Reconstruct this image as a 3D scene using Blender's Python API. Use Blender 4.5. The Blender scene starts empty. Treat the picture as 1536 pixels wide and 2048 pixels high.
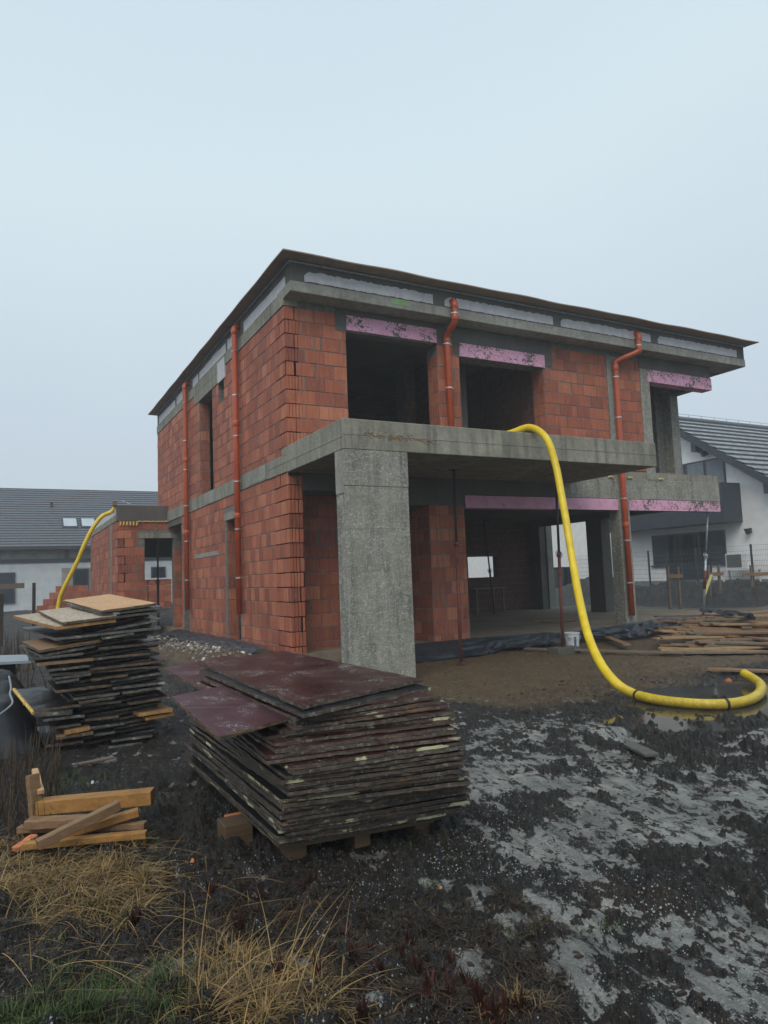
import bpy, bmesh, math, random
import numpy as np
from mathutils import Vector, Matrix
random.seed(7)
S = bpy.context.scene
COL = S.collection
R = math.radians

# ------------------------------------------------------------------ camera
F = 1413.0; CX, CY = 768.0, 1024.0; EYE = 1.5
def _rot(y, p, r):
    M = np.array([[math.cos(y), 0, math.sin(y)], [-math.sin(y), 0, math.cos(y)], [0, -1, 0.]])
    Rx = np.array([[1, 0, 0], [0, math.cos(p), -math.sin(p)], [0, math.sin(p), math.cos(p)]])
    Rz = np.array([[math.cos(r), -math.sin(r), 0], [math.sin(r), math.cos(r), 0], [0, 0, 1]])
    return M @ Rx.T @ Rz.T
CM = _rot(R(28.361), R(-5.285), R(-2.181))      # rows: world X, Y, Z seen from the camera
cam = bpy.data.cameras.new('camera'); co = bpy.data.objects.new('camera', cam); COL.objects.link(co)
rt, dn, fw = CM[:, 0], CM[:, 1], CM[:, 2]
co.matrix_world = Matrix(((rt[0], -dn[0], -fw[0], 0), (rt[1], -dn[1], -fw[1], 0), (rt[2], -dn[2], -fw[2], EYE), (0, 0, 0, 1)))
cam.sensor_fit = 'VERTICAL'; cam.sensor_height = 36; cam.lens = F / 2048 * 36
cam.clip_start = 0.05; cam.clip_end = 3000
S.camera = co
def _ray(px, py): return CM @ np.array([(px - CX) / F, (py - CY) / F, 1.0])
def GZ(px, py, z=0.0):
    d = _ray(px, py); t = (z - EYE) / d[2]; return Vector((d[0] * t, d[1] * t, z))
def GY(px, py, y):
    d = _ray(px, py); t = y / d[1]; return Vector((d[0] * t, y, EYE + d[2] * t))
def GX(px, py, x):
    d = _ray(px, py); t = x / d[0]; return Vector((x, d[1] * t, EYE + d[2] * t))

# ------------------------------------------------------------------ world, sun, exposure
SUN_EL, SUN_ROT = R(48), R(222)
w = bpy.data.worlds.new("World"); S.world = w; w.use_nodes = True
nt = w.node_tree; nt.nodes.clear()
o = nt.nodes.new('ShaderNodeOutputWorld'); bg = nt.nodes.new('ShaderNodeBackground'); bg.inputs[1].default_value = 0.1
sky = nt.nodes.new('ShaderNodeTexSky'); sky.sky_type = 'NISHITA'; sky.sun_disc = False
sky.sun_elevation = SUN_EL; sky.sun_rotation = SUN_ROT; sky.dust_density = 5; sky.air_density = 1
tc = nt.nodes.new('ShaderNodeTexCoord'); sp = nt.nodes.new('ShaderNodeSeparateXYZ')
cr = nt.nodes.new('ShaderNodeValToRGB'); nz = nt.nodes.new('ShaderNodeTexNoise'); nz.inputs['Scale'].default_value = 1.6; nz.inputs['Detail'].default_value = 3
ad = nt.nodes.new('ShaderNodeMath'); ad.operation = 'MULTIPLY_ADD'; ad.inputs[1].default_value = 0.22; ad.use_clamp = False
els = cr.color_ramp.elements
els[0].position = 0.0; els[0].color = (6.2, 7.2, 8.0, 1)
els[1].position = 1.0; els[1].color = (6.3, 8.0, 9.1, 1)
e = els.new(0.2); e.color = (6.4, 7.5, 8.4, 1)
e = els.new(0.52); e.color = (7.7, 9.1, 9.8, 1)
e = els.new(0.75); e.color = (6.8, 8.45, 9.4, 1)
mx = nt.nodes.new('ShaderNodeMix'); mx.data_type = 'RGBA'; mx.inputs[0].default_value = 0.86
L = nt.links.new
L(tc.outputs['Generated'], sp.inputs[0]); L(tc.outputs['Generated'], nz.inputs['Vector'])
sb = nt.nodes.new('ShaderNodeMath'); sb.operation = 'SUBTRACT'; sb.inputs[1].default_value = 0.5
L(nz.outputs['Fac'], sb.inputs[0]); L(sb.outputs[0], ad.inputs[0]); L(sp.outputs['Z'], ad.inputs[2])
L(ad.outputs[0], cr.inputs[0]); L(sky.outputs[0], mx.inputs[6]); L(cr.outputs[0], mx.inputs[7])
L(mx.outputs[2], bg.inputs[0]); L(bg.outputs[0], o.inputs[0])
sun = bpy.data.lights.new('sun', 'SUN'); sun.energy = 1.5; sun.angle = R(38); sun.color = (1, .91, .80)
so = bpy.data.objects.new('sun', sun); COL.objects.link(so)
so.rotation_euler = (R(90) - SUN_EL, 0, R(-42))
S.view_settings.view_transform = 'Standard'; S.view_settings.look = 'None'
S.view_settings.exposure = 0.0; S.view_settings.gamma = 1

# ------------------------------------------------------------------ node material helper
class NM:
    def __init__(s, name):
        s.m = bpy.data.materials.new(name); s.m.use_nodes = True; s.t = s.m.node_tree
        s.b = s.t.nodes['Principled BSDF']; s.co = None
    def n(s, typ, **kw):
        x = s.t.nodes.new('ShaderNode' + typ)
        for k, v in kw.items(): setattr(x, k, v)
        return x
    def l(s, a, b): s.t.links.new(a, b)
    def obj(s):
        if s.co is None: s.co = s.n('TexCoord').outputs['Object']
        return s.co
    def pos(s): return s.n('NewGeometry').outputs['Position']
    def mapv(s, src, scale=(1, 1, 1), rot=(0, 0, 0)):
        m = s.n('Mapping'); m.inputs['Scale'].default_value = scale; m.inputs['Rotation'].default_value = rot
        s.l(src, m.inputs['Vector']); return m.outputs[0]
    def noise(s, scale, detail=4, rough=.55, vec=None, dist=0):
        x = s.n('TexNoise'); x.inputs['Scale'].default_value = scale; x.inputs['Detail'].default_value = detail
        x.inputs['Roughness'].default_value = rough; x.inputs['Distortion'].default_value = dist
        s.l(vec if vec is not None else s.obj(), x.inputs['Vector']); return x.outputs['Fac']
    def voro(s, scale, vec=None, out='Distance', feature='F1'):
        x = s.n('TexVoronoi'); x.feature = feature; x.inputs['Scale'].default_value = scale
        s.l(vec if vec is not None else s.obj(), x.inputs['Vector']); return x.outputs[out]
    def ramp(s, fac, *stops):
        x = s.n('ValToRGB'); e = x.color_ramp.elements
        while len(e) < len(stops): e.new(0.5)
        for i, (p, c) in enumerate(stops):
            e[i].position = p
            e[i].color = (c, c, c, 1) if not hasattr(c, '__len__') else (*c, 1)
        s.l(fac, x.inputs[0]); return x.outputs[0]
    def mix(s, fac, a, b, mode='MIX'):
        x = s.n('Mix', data_type='RGBA', blend_type=mode)
        for i, v in ((0, fac), (6, a), (7, b)):
            if isinstance(v, (int, float)): x.inputs[i].default_value = v if i == 0 else (v, v, v, 1)
            elif hasattr(v, '__len__'): x.inputs[i].default_value = (*v, 1)
            else: s.l(v, x.inputs[i])
        return x.outputs[2]
    def math(s, op, a, b=0.0, c=0.0, clamp=False):
        x = s.n('Math', operation=op, use_clamp=clamp)
        for i, v in enumerate((a, b, c)):
            if isinstance(v, (int, float)): x.inputs[i].default_value = v
            else: s.l(v, x.inputs[i])
        return x.outputs[0]
    def attr(s, name): return s.n('Attribute', attribute_name=name).outputs['Fac']
    def bump(s, h, strength=.3, dist=.01, prev=None):
        x = s.n('Bump'); x.inputs['Strength'].default_value = strength; x.inputs['Distance'].default_value = dist
        s.l(h, x.inputs['Height'])
        if prev is not None: s.l(prev, x.inputs['Normal'])
        return x.outputs[0]
    def fin(s, col, rough=.8, normal=None, spec=None, metal=0):
        for k, v in (('Base Color', col), ('Roughness', rough), ('Metallic', metal)):
            if isinstance(v, (int, float)): s.b.inputs[k].default_value = v
            elif hasattr(v, '__len__'): s.b.inputs[k].default_value = (*v, 1)
            else: s.l(v, s.b.inputs[k])
        if normal is not None: s.l(normal, s.b.inputs['Normal'])
        if spec is not None: s.b.inputs['Specular IOR Level'].default_value = spec
        return s.m
MT = {}
def simple(name, col, rough=.7, var=.25, scale=8, bump=.15, metal=0, dist=.004):
    k = NM(name); n = k.noise(scale, 5)
    dark = tuple(c * (1 - var) for c in col); lite = tuple(min(1, c * (1 + var)) for c in col)
    c = k.ramp(n, (.3, dark), (.7, lite))
    MT[name] = k.fin(c, rough, k.bump(k.noise(scale * 6, 4), bump, dist), metal=metal); return MT[name]

def m_brick():
    k = NM('clay_block'); t = k.attr('tone')
    c = k.ramp(t, (0, (.21, .062, .042)), (.3, (.31, .085, .045)), (.6, (.39, .115, .057)), (1, (.50, .185, .10)))
    n1 = k.noise(3.0, 6, .6); c = k.mix(k.ramp(n1, (.35, 0), (.75, .45)), c, (.22, .075, .055))
    str_ = k.noise(1, 5, .6, k.mapv(k.obj(), (40, 40, 3))); c = k.mix(k.ramp(str_, (.45, 0), (.75, .5)), c, (.50, .20, .115)); st2 = k.noise(1, 3, .5, k.mapv(k.obj(), (22, 22, 1.2))); c = k.mix(k.ramp(st2, (.3, .5), (.5, 0)), c, (.19, .055, .038))
    dust = k.noise(7, 7, .75); c = k.mix(k.ramp(dust, (.58, 0), (.68, .65)), c, (.25, .225, .20))
    dp = k.noise(.9, 6, .65); c = k.mix(k.ramp(dp, (.50, 0), (.68, .55)), c, (.15, .045, .032))
    b = k.bump(k.noise(1, 3, .5, k.mapv(k.obj(), (60, 60, 2))), .6, .008)
    b = k.bump(k.noise(60, 5, .7), .25, .004, b)
    return k.fin(c, k.ramp(n1, (.3, .62), (.7, .85)), b, .35)
MT['brick'] = m_brick()
simple('brick_painted_shade', (.10, .040, .030), .9, .3, 8, .4)  # darkened copy of the clay block; interior shade is painted into its colour
simple('mortar', (.165, .16, .145), .95, .4, 14, .8, dist=.02)
def m_concrete(name, base, flecks=0., stain=.5, fl_col=(.42, .43, .38), dark=(.09, .092, .088)):
    k = NM(name); n1 = k.noise(1.3, 6, .62); n2 = k.noise(11, 6, .65)
    c = k.ramp(n1, (.25, tuple(x * .62 for x in base)), (.55, base), (.8, tuple(x * 1.3 for x in base)))
    c = k.mix(k.ramp(n2, (.35, .35), (.6, 0)), c, dark)
    drip = k.noise(1, 4, .6, k.mapv(k.obj(), (7, 7, .7)))
    c = k.mix(k.ramp(drip, (.48, 0), (.68, stain)), c, dark)
    h = n2
    if flecks:
        for i, (rx, ry, rz) in enumerate(((.5, .6, .2), (-.7, .4, 1.1), (.2, -1.0, 2.2), (1.2, .3, -.6))):
            wv = k.mapv(k.obj(), (11, 11, 48) if i % 2 else (50, 15, 12), (rx, ry, rz))
            f = k.noise(1, 2, .5, wv, 1.8)
            f = k.ramp(f, (.60, 0), (.66, flecks))
            c = k.mix(f, c, fl_col)
        c = k.mix(k.ramp(k.noise(2.2, 4), (.45, 0), (.7, .35)), c, (.17, .18, .12))
    b = k.bump(h, .5, .012); b = k.bump(k.noise(70, 5, .7), .3, .004, b)
    return k.fin(c, .85, b, .3)
MT['concrete'] = m_concrete('cast_concrete', (.29, .28, .225), .3, .75, (.36, .355, .30))
MT['concrete_fleck'] = m_concrete('board_marked_concrete', (.265, .258, .225), .6, .8, (.50, .50, .45))
MT['concrete_light'] = m_concrete('smooth_concrete', (.31, .31, .275), 0, .3)
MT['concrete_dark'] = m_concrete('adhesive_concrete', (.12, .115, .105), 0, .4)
MT['slab'] = m_concrete('slab_concrete', (.23, .19, .14), 0, .2, dark=(.12, .09, .06))
simple('aac', (.50, .51, .54), .9, .12, 6, .4)
def m_pink(name, thr):
    k = NM(name); n1 = k.noise(14, 5, .7, None, 1.2); n2 = k.noise(2.5, 3)
    f = k.math('ADD', n1, k.math('MULTIPLY', n2, .55))
    c = k.ramp(k.noise(5, 3), (.3, (.60, .31, .45)), (.7, (.72, .41, .56)))
    c = k.mix(k.ramp(f, (thr, 0), (thr + .05, 1)), c, (.10, .10, .09))
    return k.fin(c, .8, k.bump(n1, .4, .01), .3)
MT['pink'] = m_pink('pink_insulation_scuffed', .80); MT['pink_clean'] = m_pink('pink_insulation', .93)
def m_pipe():
    k = NM('drain_pipe'); c = k.ramp(k.noise(3, 5), (.3, (.36, .062, .022)), (.75, (.48, .095, .034)))
    return k.fin(c, .38, k.bump(k.noise(20, 3), .05, .002), .5)
MT['pipe'] = m_pipe()
simple('steel', (.55, .56, .58), .35, .2, 20, .05, metal=.8)
simple('galv', (.36, .40, .44), .45, .25, 12, .1, metal=.4)
simple('rust', (.115, .032, .026), .7, .45, 12, .4)
simple('dark_steel', (.022, .02, .022), .6, .3, 12, .2)
def m_roof():
    k = NM('roof_sheet'); n = k.noise(1, 5, .6, k.mapv(k.obj(), (2, 2, 2)))
    g = k.noise(1, 4, .6, k.mapv(k.obj(), (30, 3, 3)))
    c = k.ramp(n, (.3, (.23, .17, .13)), (.7, (.33, .25, .19))); c = k.mix(k.ramp(g, (.4, 0), (.7, .4)), c, (.08, .062, .052))
    return k.fin(c, .8, k.bump(n, .3, .01))
MT['roof'] = m_roof()
def m_yellow():
    k = NM('yellow_hose'); n = k.noise(6, 5); c = k.ramp(n, (.35, (.66, .46, .012)), (.7, (.80, .60, .02)))
    d = k.noise(28, 6, .75); sx = k.n('SeparateXYZ'); k.l(k.pos(), sx.inputs[0]); lo = k.ramp(k.math('ADD', sx.outputs[2], k.math('MULTIPLY', d, .35)), (.12, 1), (.30, 0)); c = k.mix(k.math('MAXIMUM', k.ramp(d, (.61, 0), (.70, .7)), k.math('MULTIPLY', lo, .8)), c, (.09, .07, .035))
    wv = k.n('TexWave', wave_type='BANDS', bands_direction='X'); 
    return k.fin(c, .42, k.bump(n, .1, .004), .5)
MT['yellow'] = m_yellow()
def m_film(name, c0, c1, grid=0., frost=.0, rough=(.22, .5)):
    k = NM(name); n = k.noise(2.2, 6, .65); c = k.ramp(n, (.3, c0), (.7, c1)); p = k.obj()
    b = k.bump(k.noise(7, 5), .2, .01)
    if grid:
        sx = k.n('SeparateXYZ'); k.l(p, sx.inputs[0])
        def line(a, s):
            v = k.math('FRACT', k.math('MULTIPLY', a, s)); return k.math('LESS_THAN', v, .1)
        gl = k.math('MAXIMUM', line(sx.outputs[0], 22), line(sx.outputs[1], 22))
        gl = k.math('MULTIPLY', gl, k.ramp(k.noise(3.5, 4), (.45, 0), (.62, 1)))
        c = k.mix(k.math('MULTIPLY', gl, grid), c, (.13, .085, .065))
    if frost:
        v = k.voro(95, out='Distance'); sz = k.noise(4.2, 5, .65)
        f = k.math('LESS_THAN', v, k.math('MULTIPLY', k.math('SUBTRACT', sz, .455, clamp=True), 1.9))
        c = k.mix(k.math('MULTIPLY', f, frost), c, (.42, .44, .46))
    scr = k.noise(1, 4, .7, k.mapv(p, (30, 4, 8))); c = k.mix(k.ramp(scr, (.66, 0), (.74, .35)), c, (.13, .09, .08))
    return k.fin(c, k.ramp(n, (.3, rough[0]), (.7, rough[1])), b, .22)
MT['film_brown'] = m_film('film_faced_plywood', (.022, .007, .007), (.050, .015, .013), .9, .9)
MT['film_plum'] = m_film('plum_film_plywood', (.040, .014, .020), (.070, .026, .034), .6, .95)
MT['film_black'] = m_film('black_film_plywood', (.007, .007, .009), (.02, .02, .022), 0, .2, (.2, .5))
def m_edge(name, base, paint, amt, wood=(.22, .12, .06)):
    k = NM(name); oi = k.n('ObjectInfo').outputs['Random']; va = k.n('VectorMath', operation='ADD'); k.l(k.obj(), va.inputs[0]); k.l(k.math('MULTIPLY', oi, 53.0), va.inputs[1]); p = va.outputs[0]
    lay = k.noise(1, 3, .6, k.mapv(p, (5, 5, 260))); c = k.ramp(lay, (.35, tuple(x * .35 for x in base)), (.65, base))
    dirt = k.noise(14, 6, .7, p); c = k.mix(k.ramp(dirt, (.45, 0), (.65, .75)), c, (.028, .024, .022))
    wd = k.noise(1, 4, .6, k.mapv(p, (3, 3, 40))); c = k.mix(k.ramp(wd, (.62, 0), (.68, .8)), c, wood)
    if amt:
        pn = k.noise(1, 6, .6, k.mapv(p, (4.5, 4.5, 9))); c = k.mix(k.ramp(pn, (.70 - amt, 0), (.73 - amt, .95)), c, paint)
    gr = k.noise(30, 4, .7, p); c = k.mix(k.ramp(gr, (.56, 0), (.62, .6)), c, (.20, .21, .20))
    return k.fin(c, .75, k.bump(k.noise(40, 5, .7), .8, .01), .3)
MT['edge'] = m_edge('plywood_edge', (.12, .095, .075), (.5, .48, .30), .0)
MT['edge_cream'] = m_edge('plywood_edge_with_foam', (.12, .092, .07), (.52, .50, .30), .15)
MT['edge_some'] = m_edge('plywood_edge_with_flecks', (.14, .11, .085), (.42, .42, .30), .07)
MT['edge_brown'] = m_edge('worn_wood_edge', (.17, .11, .065), (.42, .30, .17), .04, (.30, .15, .06))
MT['edge_grey'] = m_edge('grey_wood_edge', (.15, .145, .125), (.33, .33, .28), .08, (.16, .11, .07))
def m_wood(name, c0, c1, rough=.6, snow=0., along=(3, 30, 30)):
    k = NM(name); g = k.noise(1, 5, .6, k.mapv(k.obj(), along), .6); c = k.ramp(g, (.3, c0), (.7, c1))
    c = k.mix(k.ramp(k.noise(6, 6, .7), (.55, 0), (.72, .5)), c, tuple(x * .35 for x in c0))
    if snow: c = k.mix(k.math('MULTIPLY', k.ramp(k.noise(26, 5, .7, None, .5), (.47, 0), (.56, 1)), snow), c, (.42, .43, .42))
    return k.fin(c, rough, k.bump(g, .4, .004), .35)
MT['wood_fresh'] = m_wood('fresh_timber', (.25, .12, .034), (.40, .21, .062), .6)
MT['wood_aged'] = m_wood('aged_timber', (.16, .095, .050), (.27, .165, .090))
MT['wood_grey'] = m_wood('weathered_timber', (.12, .095, .075), (.21, .17, .13))
MT['plank_red'] = m_wood('reddish_plank', (.13, .062, .035), (.21, .11, .06))
MT['wood_pale'] = m_wood('pale_plank', (.26, .17, .09), (.36, .25, .14))
MT['osb'] = m_wood('strand_board', (.42, .235, .11), (.58, .35, .19), .8, .12, (24, 24, 24))
MT['osb_snow'] = m_wood('frosted_strand_board', (.30, .21, .12), (.42, .31, .19), .8, .75, (24, 24, 24))
MT['wood_pallet'] = m_wood('pallet_timber', (.075, .05, .03), (.14, .09, .05))
simple('white_wall', (.80, .80, .80), .85, .06, 3, .15)
simple('white_wall_old', (.48, .52, .54), .85, .12, 2, .2)
simple('grey_plaster', (.20, .215, .215), .9, .25, 3, .3)
simple('tan_plaster', (.27, .24, .21), .9, .25, 3, .3)
simple('anthracite', (.024, .032, .044), .45, .2, 4, .1)
simple('dark_window', (.014, .022, .034), .15, .3, 2, .02)
simple('curtain', (.16, .18, .21), .6, .15, 5, .1)
simple('sky_window', (.42, .47, .53), .08, .1, 2, .02)
simple('roof_tile', (.105, .115, .135), .55, .2, 6, .3)
simple('tile_riser', (.03, .032, .038), .6, .2, 6, .1)
def m_frosttile():
    k = NM('frosted_roof_tile'); n = k.noise(5, 6, .7); c = k.ramp(n, (.40, (.12, .13, .15)), (.6, (.33, .36, .39)))
    return k.fin(c, .7)
MT['frost_tile'] = m_frosttile()
simple('black_plastic', (.007, .008, .012), .55, .4, 5, .3)
simple('foil', (.020, .026, .036), .38, .5, 4, .5, dist=.02)
simple('white_plastic', (.62, .64, .66), .4, .08, 5, .05)
simple('ink_black', (.02, .02, .02), .6, .1, 5, .02)
simple('ink_blue', (.10, .16, .30), .6, .1, 5, .02)
simple('grey_block', (.085, .085, .075), .9, .3, 20, .4)
simple('brick_pile', (.34, .075, .05), .8, .3, 3, .3)
simple('wire', (.10, .11, .115), .5, .1, 20, .05)
simple('panel_light', (.24, .28, .32), .6, .1, 6, .1)
simple('foam', (.62, .42, .12), .9, .3, 30, .6)
simple('bin_green', (.05, .075, .075), .5, .2, 6, .1)
simple('cream', (.50, .43, .16), .8, .3, 20, .4)
simple('spray', (.25, .62, .12), .9, .2, 30, .2)
simple('bright_yellow', (.75, .60, .03), .5, .1, 10, .05)
simple('red', (.45, .03, .025), .5, .1, 10, .05)
simple('chip', (.50, .17, .07), .8, .3, 40, .3)
simple('chip_white', (.6, .6, .6), .8, .1, 40, .3)
simple('leaf_dead', (.040, .016, .013), .8, .5, 25, .3)
simple('stem_dark', (.03, .022, .017), .9, .4, 25, .3)

# ------------------------------------------------------------------ mesh builder
class MB:
    def __init__(s): s.v = []; s.f = []; s.m = []; s.t = []
    def face(s, pts, mi=0, tone=.5):
        b = len(s.v); s.v += [tuple(p) for p in pts]; s.f.append(tuple(range(b, b + len(pts)))); s.m.append(mi); s.t.append(tone)
    def hexa(s, p, mi=0, tone=.5, mtop=None, skip=()):
        b = len(s.v); s.v += [tuple(q) for q in p]   # 0-3 bottom ccw, 4-7 top
        for i, q in enumerate(((3, 2, 1, 0), (4, 5, 6, 7), (0, 1, 5, 4), (1, 2, 6, 5), (2, 3, 7, 6), (3, 0, 4, 7))):
            if i in skip: continue
            s.f.append(tuple(b + x for x in q)); s.m.append(mtop if (i == 1 and mtop is not None) else mi); s.t.append(tone)
    def box(s, x0, x1, y0, y1, z0, z1, mi=0, tone=.5, mtop=None):
        s.hexa([(x0, y0, z0), (x1, y0, z0), (x1, y1, z0), (x0, y1, z0), (x0, y0, z1), (x1, y0, z1), (x1, y1, z1), (x0, y1, z1)], mi, tone, mtop)
    def bar(s, a, b, w, h, mi=0, up=(0, 0, 1)):
        a = Vector(a); b = Vector(b); d = (b - a).normalized(); u = Vector(up)
        sd = d.cross(u)
        if sd.length < 1e-3: sd = d.cross(Vector((1, 0, 0)))
        sd.normalize(); u = sd.cross(d).normalized(); sd *= w / 2; u *= h / 2
        s.hexa([a - sd - u, a + sd - u, b + sd - u, b - sd - u, a - sd + u, a + sd + u, b + sd + u, b - sd + u], mi)
    def slab4(s, c, th, mi=0, mtop=None):      # four corners (ccw from above) and a thickness downwards
        c = [Vector(q) for q in c]; dz = Vector((0, 0, th))
        s.hexa([q - dz for q in c] + c, mi, .5, mtop)
    def tube(s, pts, r, n=12, mi=0, cap=True, rs=None):
        pts = [Vector(p) for p in pts]; b = len(s.v); N = len(pts); prev = None
        for i, p in enumerate(pts):
            d = (pts[min(i + 1, N - 1)] - pts[max(i - 1, 0)]).normalized()
            a = (prev - d * prev.dot(d)) if prev is not None else d.orthogonal()
            if a.length < 1e-6: a = d.orthogonal()
            a.normalize(); prev = a; c = d.cross(a); rr = rs[i] if rs else r
            for j in range(n):
                t = 2 * math.pi * j / n; s.v.append(tuple(p + a * (rr * math.cos(t)) + c * (rr * math.sin(t))))
        for i in range(N - 1):
            for j in range(n):
                q = b + i * n; s.f.append((q + j, q + (j + 1) % n, q + n + (j + 1) % n, q + n + j)); s.m.append(mi); s.t.append(.5)
        if cap:
            s.f.append(tuple(b + j for j in reversed(range(n)))); s.f.append(tuple(b + (N - 1) * n + j for j in range(n))); s.m += [mi, mi]; s.t += [.5, .5]
    def build(s, name, mats, parent=None, smooth=False, bevel=0, origin=None):
        me = bpy.data.meshes.new(name); og = Vector((0, 0, 0))
        p = parent
        while p is not None: og += p.location; p = p.parent
        loc = Vector((0, 0, 0))
        if origin is not None: loc = Vector(origin) - og
        sh = og + loc
        me.from_pydata([(a - sh.x, b - sh.y, c - sh.z) for a, b, c in s.v], [], s.f)
        mats = mats if isinstance(mats, (list, tuple)) else [mats]
        for m in mats: me.materials.append(MT[m])
        me.polygons.foreach_set('material_index', s.m)
        at = me.attributes.new('tone', 'FLOAT', 'FACE'); at.data.foreach_set('value', s.t)
        if smooth: me.polygons.foreach_set('use_smooth', [True] * len(s.f))
        me.update()
        ob = bpy.data.objects.new(name, me); COL.objects.link(ob); ob.location = loc
        if parent is not None: ob.parent = parent
        if bevel:
            md = ob.modifiers.new('bevel', 'BEVEL'); md.width = bevel; md.segments = 2; md.limit_method = 'ANGLE'
        return ob
def tag(o, label=None, cat=None, group=None, kind=None):
    if label: o['label'] = label
    if cat: o['category'] = cat
    if group: o['group'] = group
    if kind: o['kind'] = kind
    return o
def empty(name, loc, label, cat, group=None):
    o = bpy.data.objects.new(name, None); COL.objects.link(o); o.location = loc; o.empty_display_size = .2
    return tag(o, label, cat, group)
ONES = 'zeroth first second third fourth fifth sixth seventh eighth ninth tenth eleventh twelfth thirteenth fourteenth fifteenth sixteenth seventeenth eighteenth nineteenth twentieth'.split()
def ordn(n):
    if n <= 20: return ONES[n]
    t = {2: 'twenty', 3: 'thirty', 4: 'forty', 5: 'fifty', 6: 'sixty'}[n // 10]
    return t[:-1] + 'ieth' if n % 10 == 0 else t + '-' + ONES[n % 10]
def catmull(P, k=8):
    P = [Vector(p) for p in P]; P = [P[0] * 2 - P[1]] + P + [P[-1] * 2 - P[-2]]; out = []
    for i in range(1, len(P) - 2):
        for j in range(k):
            t = j / k; a, b, c, d = P[i - 1:i + 3]
            out.append(.5 * ((2 * b) + (c - a) * t + (2 * a - 5 * b + 4 * c - d) * t * t + (3 * b - a - 3 * c + d) * t ** 3))
    out.append(P[-2]); return out

# ------------------------------------------------------------------ numpy noise and the ground
def vnoise(x, y, seed=0):
    xi = np.floor(x).astype(np.int64); yi = np.floor(y).astype(np.int64); fx = x - xi; fy = y - yi
    fx = fx * fx * fx * (fx * (fx * 6 - 15) + 10); fy = fy * fy * fy * (fy * (fy * 6 - 15) + 10)
    def h(a, b):
        n = (a * 374761393 + b * 668265263 + seed * 974634777) & 0xffffffff
        n = ((n ^ (n >> 13)) * 1274126177) & 0xffffffff; n ^= (n >> 16)
        return (n & 0xffff) / 32767.5 - 1
    return (h(xi, yi) * (1 - fx) + h(xi + 1, yi) * fx) * (1 - fy) + (h(xi, yi + 1) * (1 - fx) + h(xi + 1, yi + 1) * fx) * fy
def fbm(x, y, f, o=4, seed=0, g=.5):
    s = 0; a = 1; t = 0; c, sn = math.cos(.6), math.sin(.6)
    for i in range(o):
        s = s + a * vnoise(x * f, y * f, seed + i); t += a; a *= g; f *= 2.03; x, y = x * c - y * sn, x * sn + y * c
    return s / t
def sm(a, b, x):
    t = np.clip((x - a) / (b - a), 0, 1); return t * t * (3 - 2 * t)
def gauss(x, y, cx, cy, sx, sy=None): return np.exp(-((x - cx) / sx) ** 2 - ((y - cy) / (sy or sx)) ** 2)
HG = [GZ(px, py, z) for px, py, z in ((1266, 1387, .035), (1310, 1399, .02), (1375, 1407, .015), (1443, 1409, .015), (1492, 1402, .015), (1518, 1388, .02), (1522, 1371, .03), (1507, 1358, .045), (1488, 1347, .075))]
HOSE_GROUND = [tuple(HG[i].lerp(HG[i + 1], t))[:2] for i in range(len(HG) - 1) for t in (0, .5)]
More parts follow.
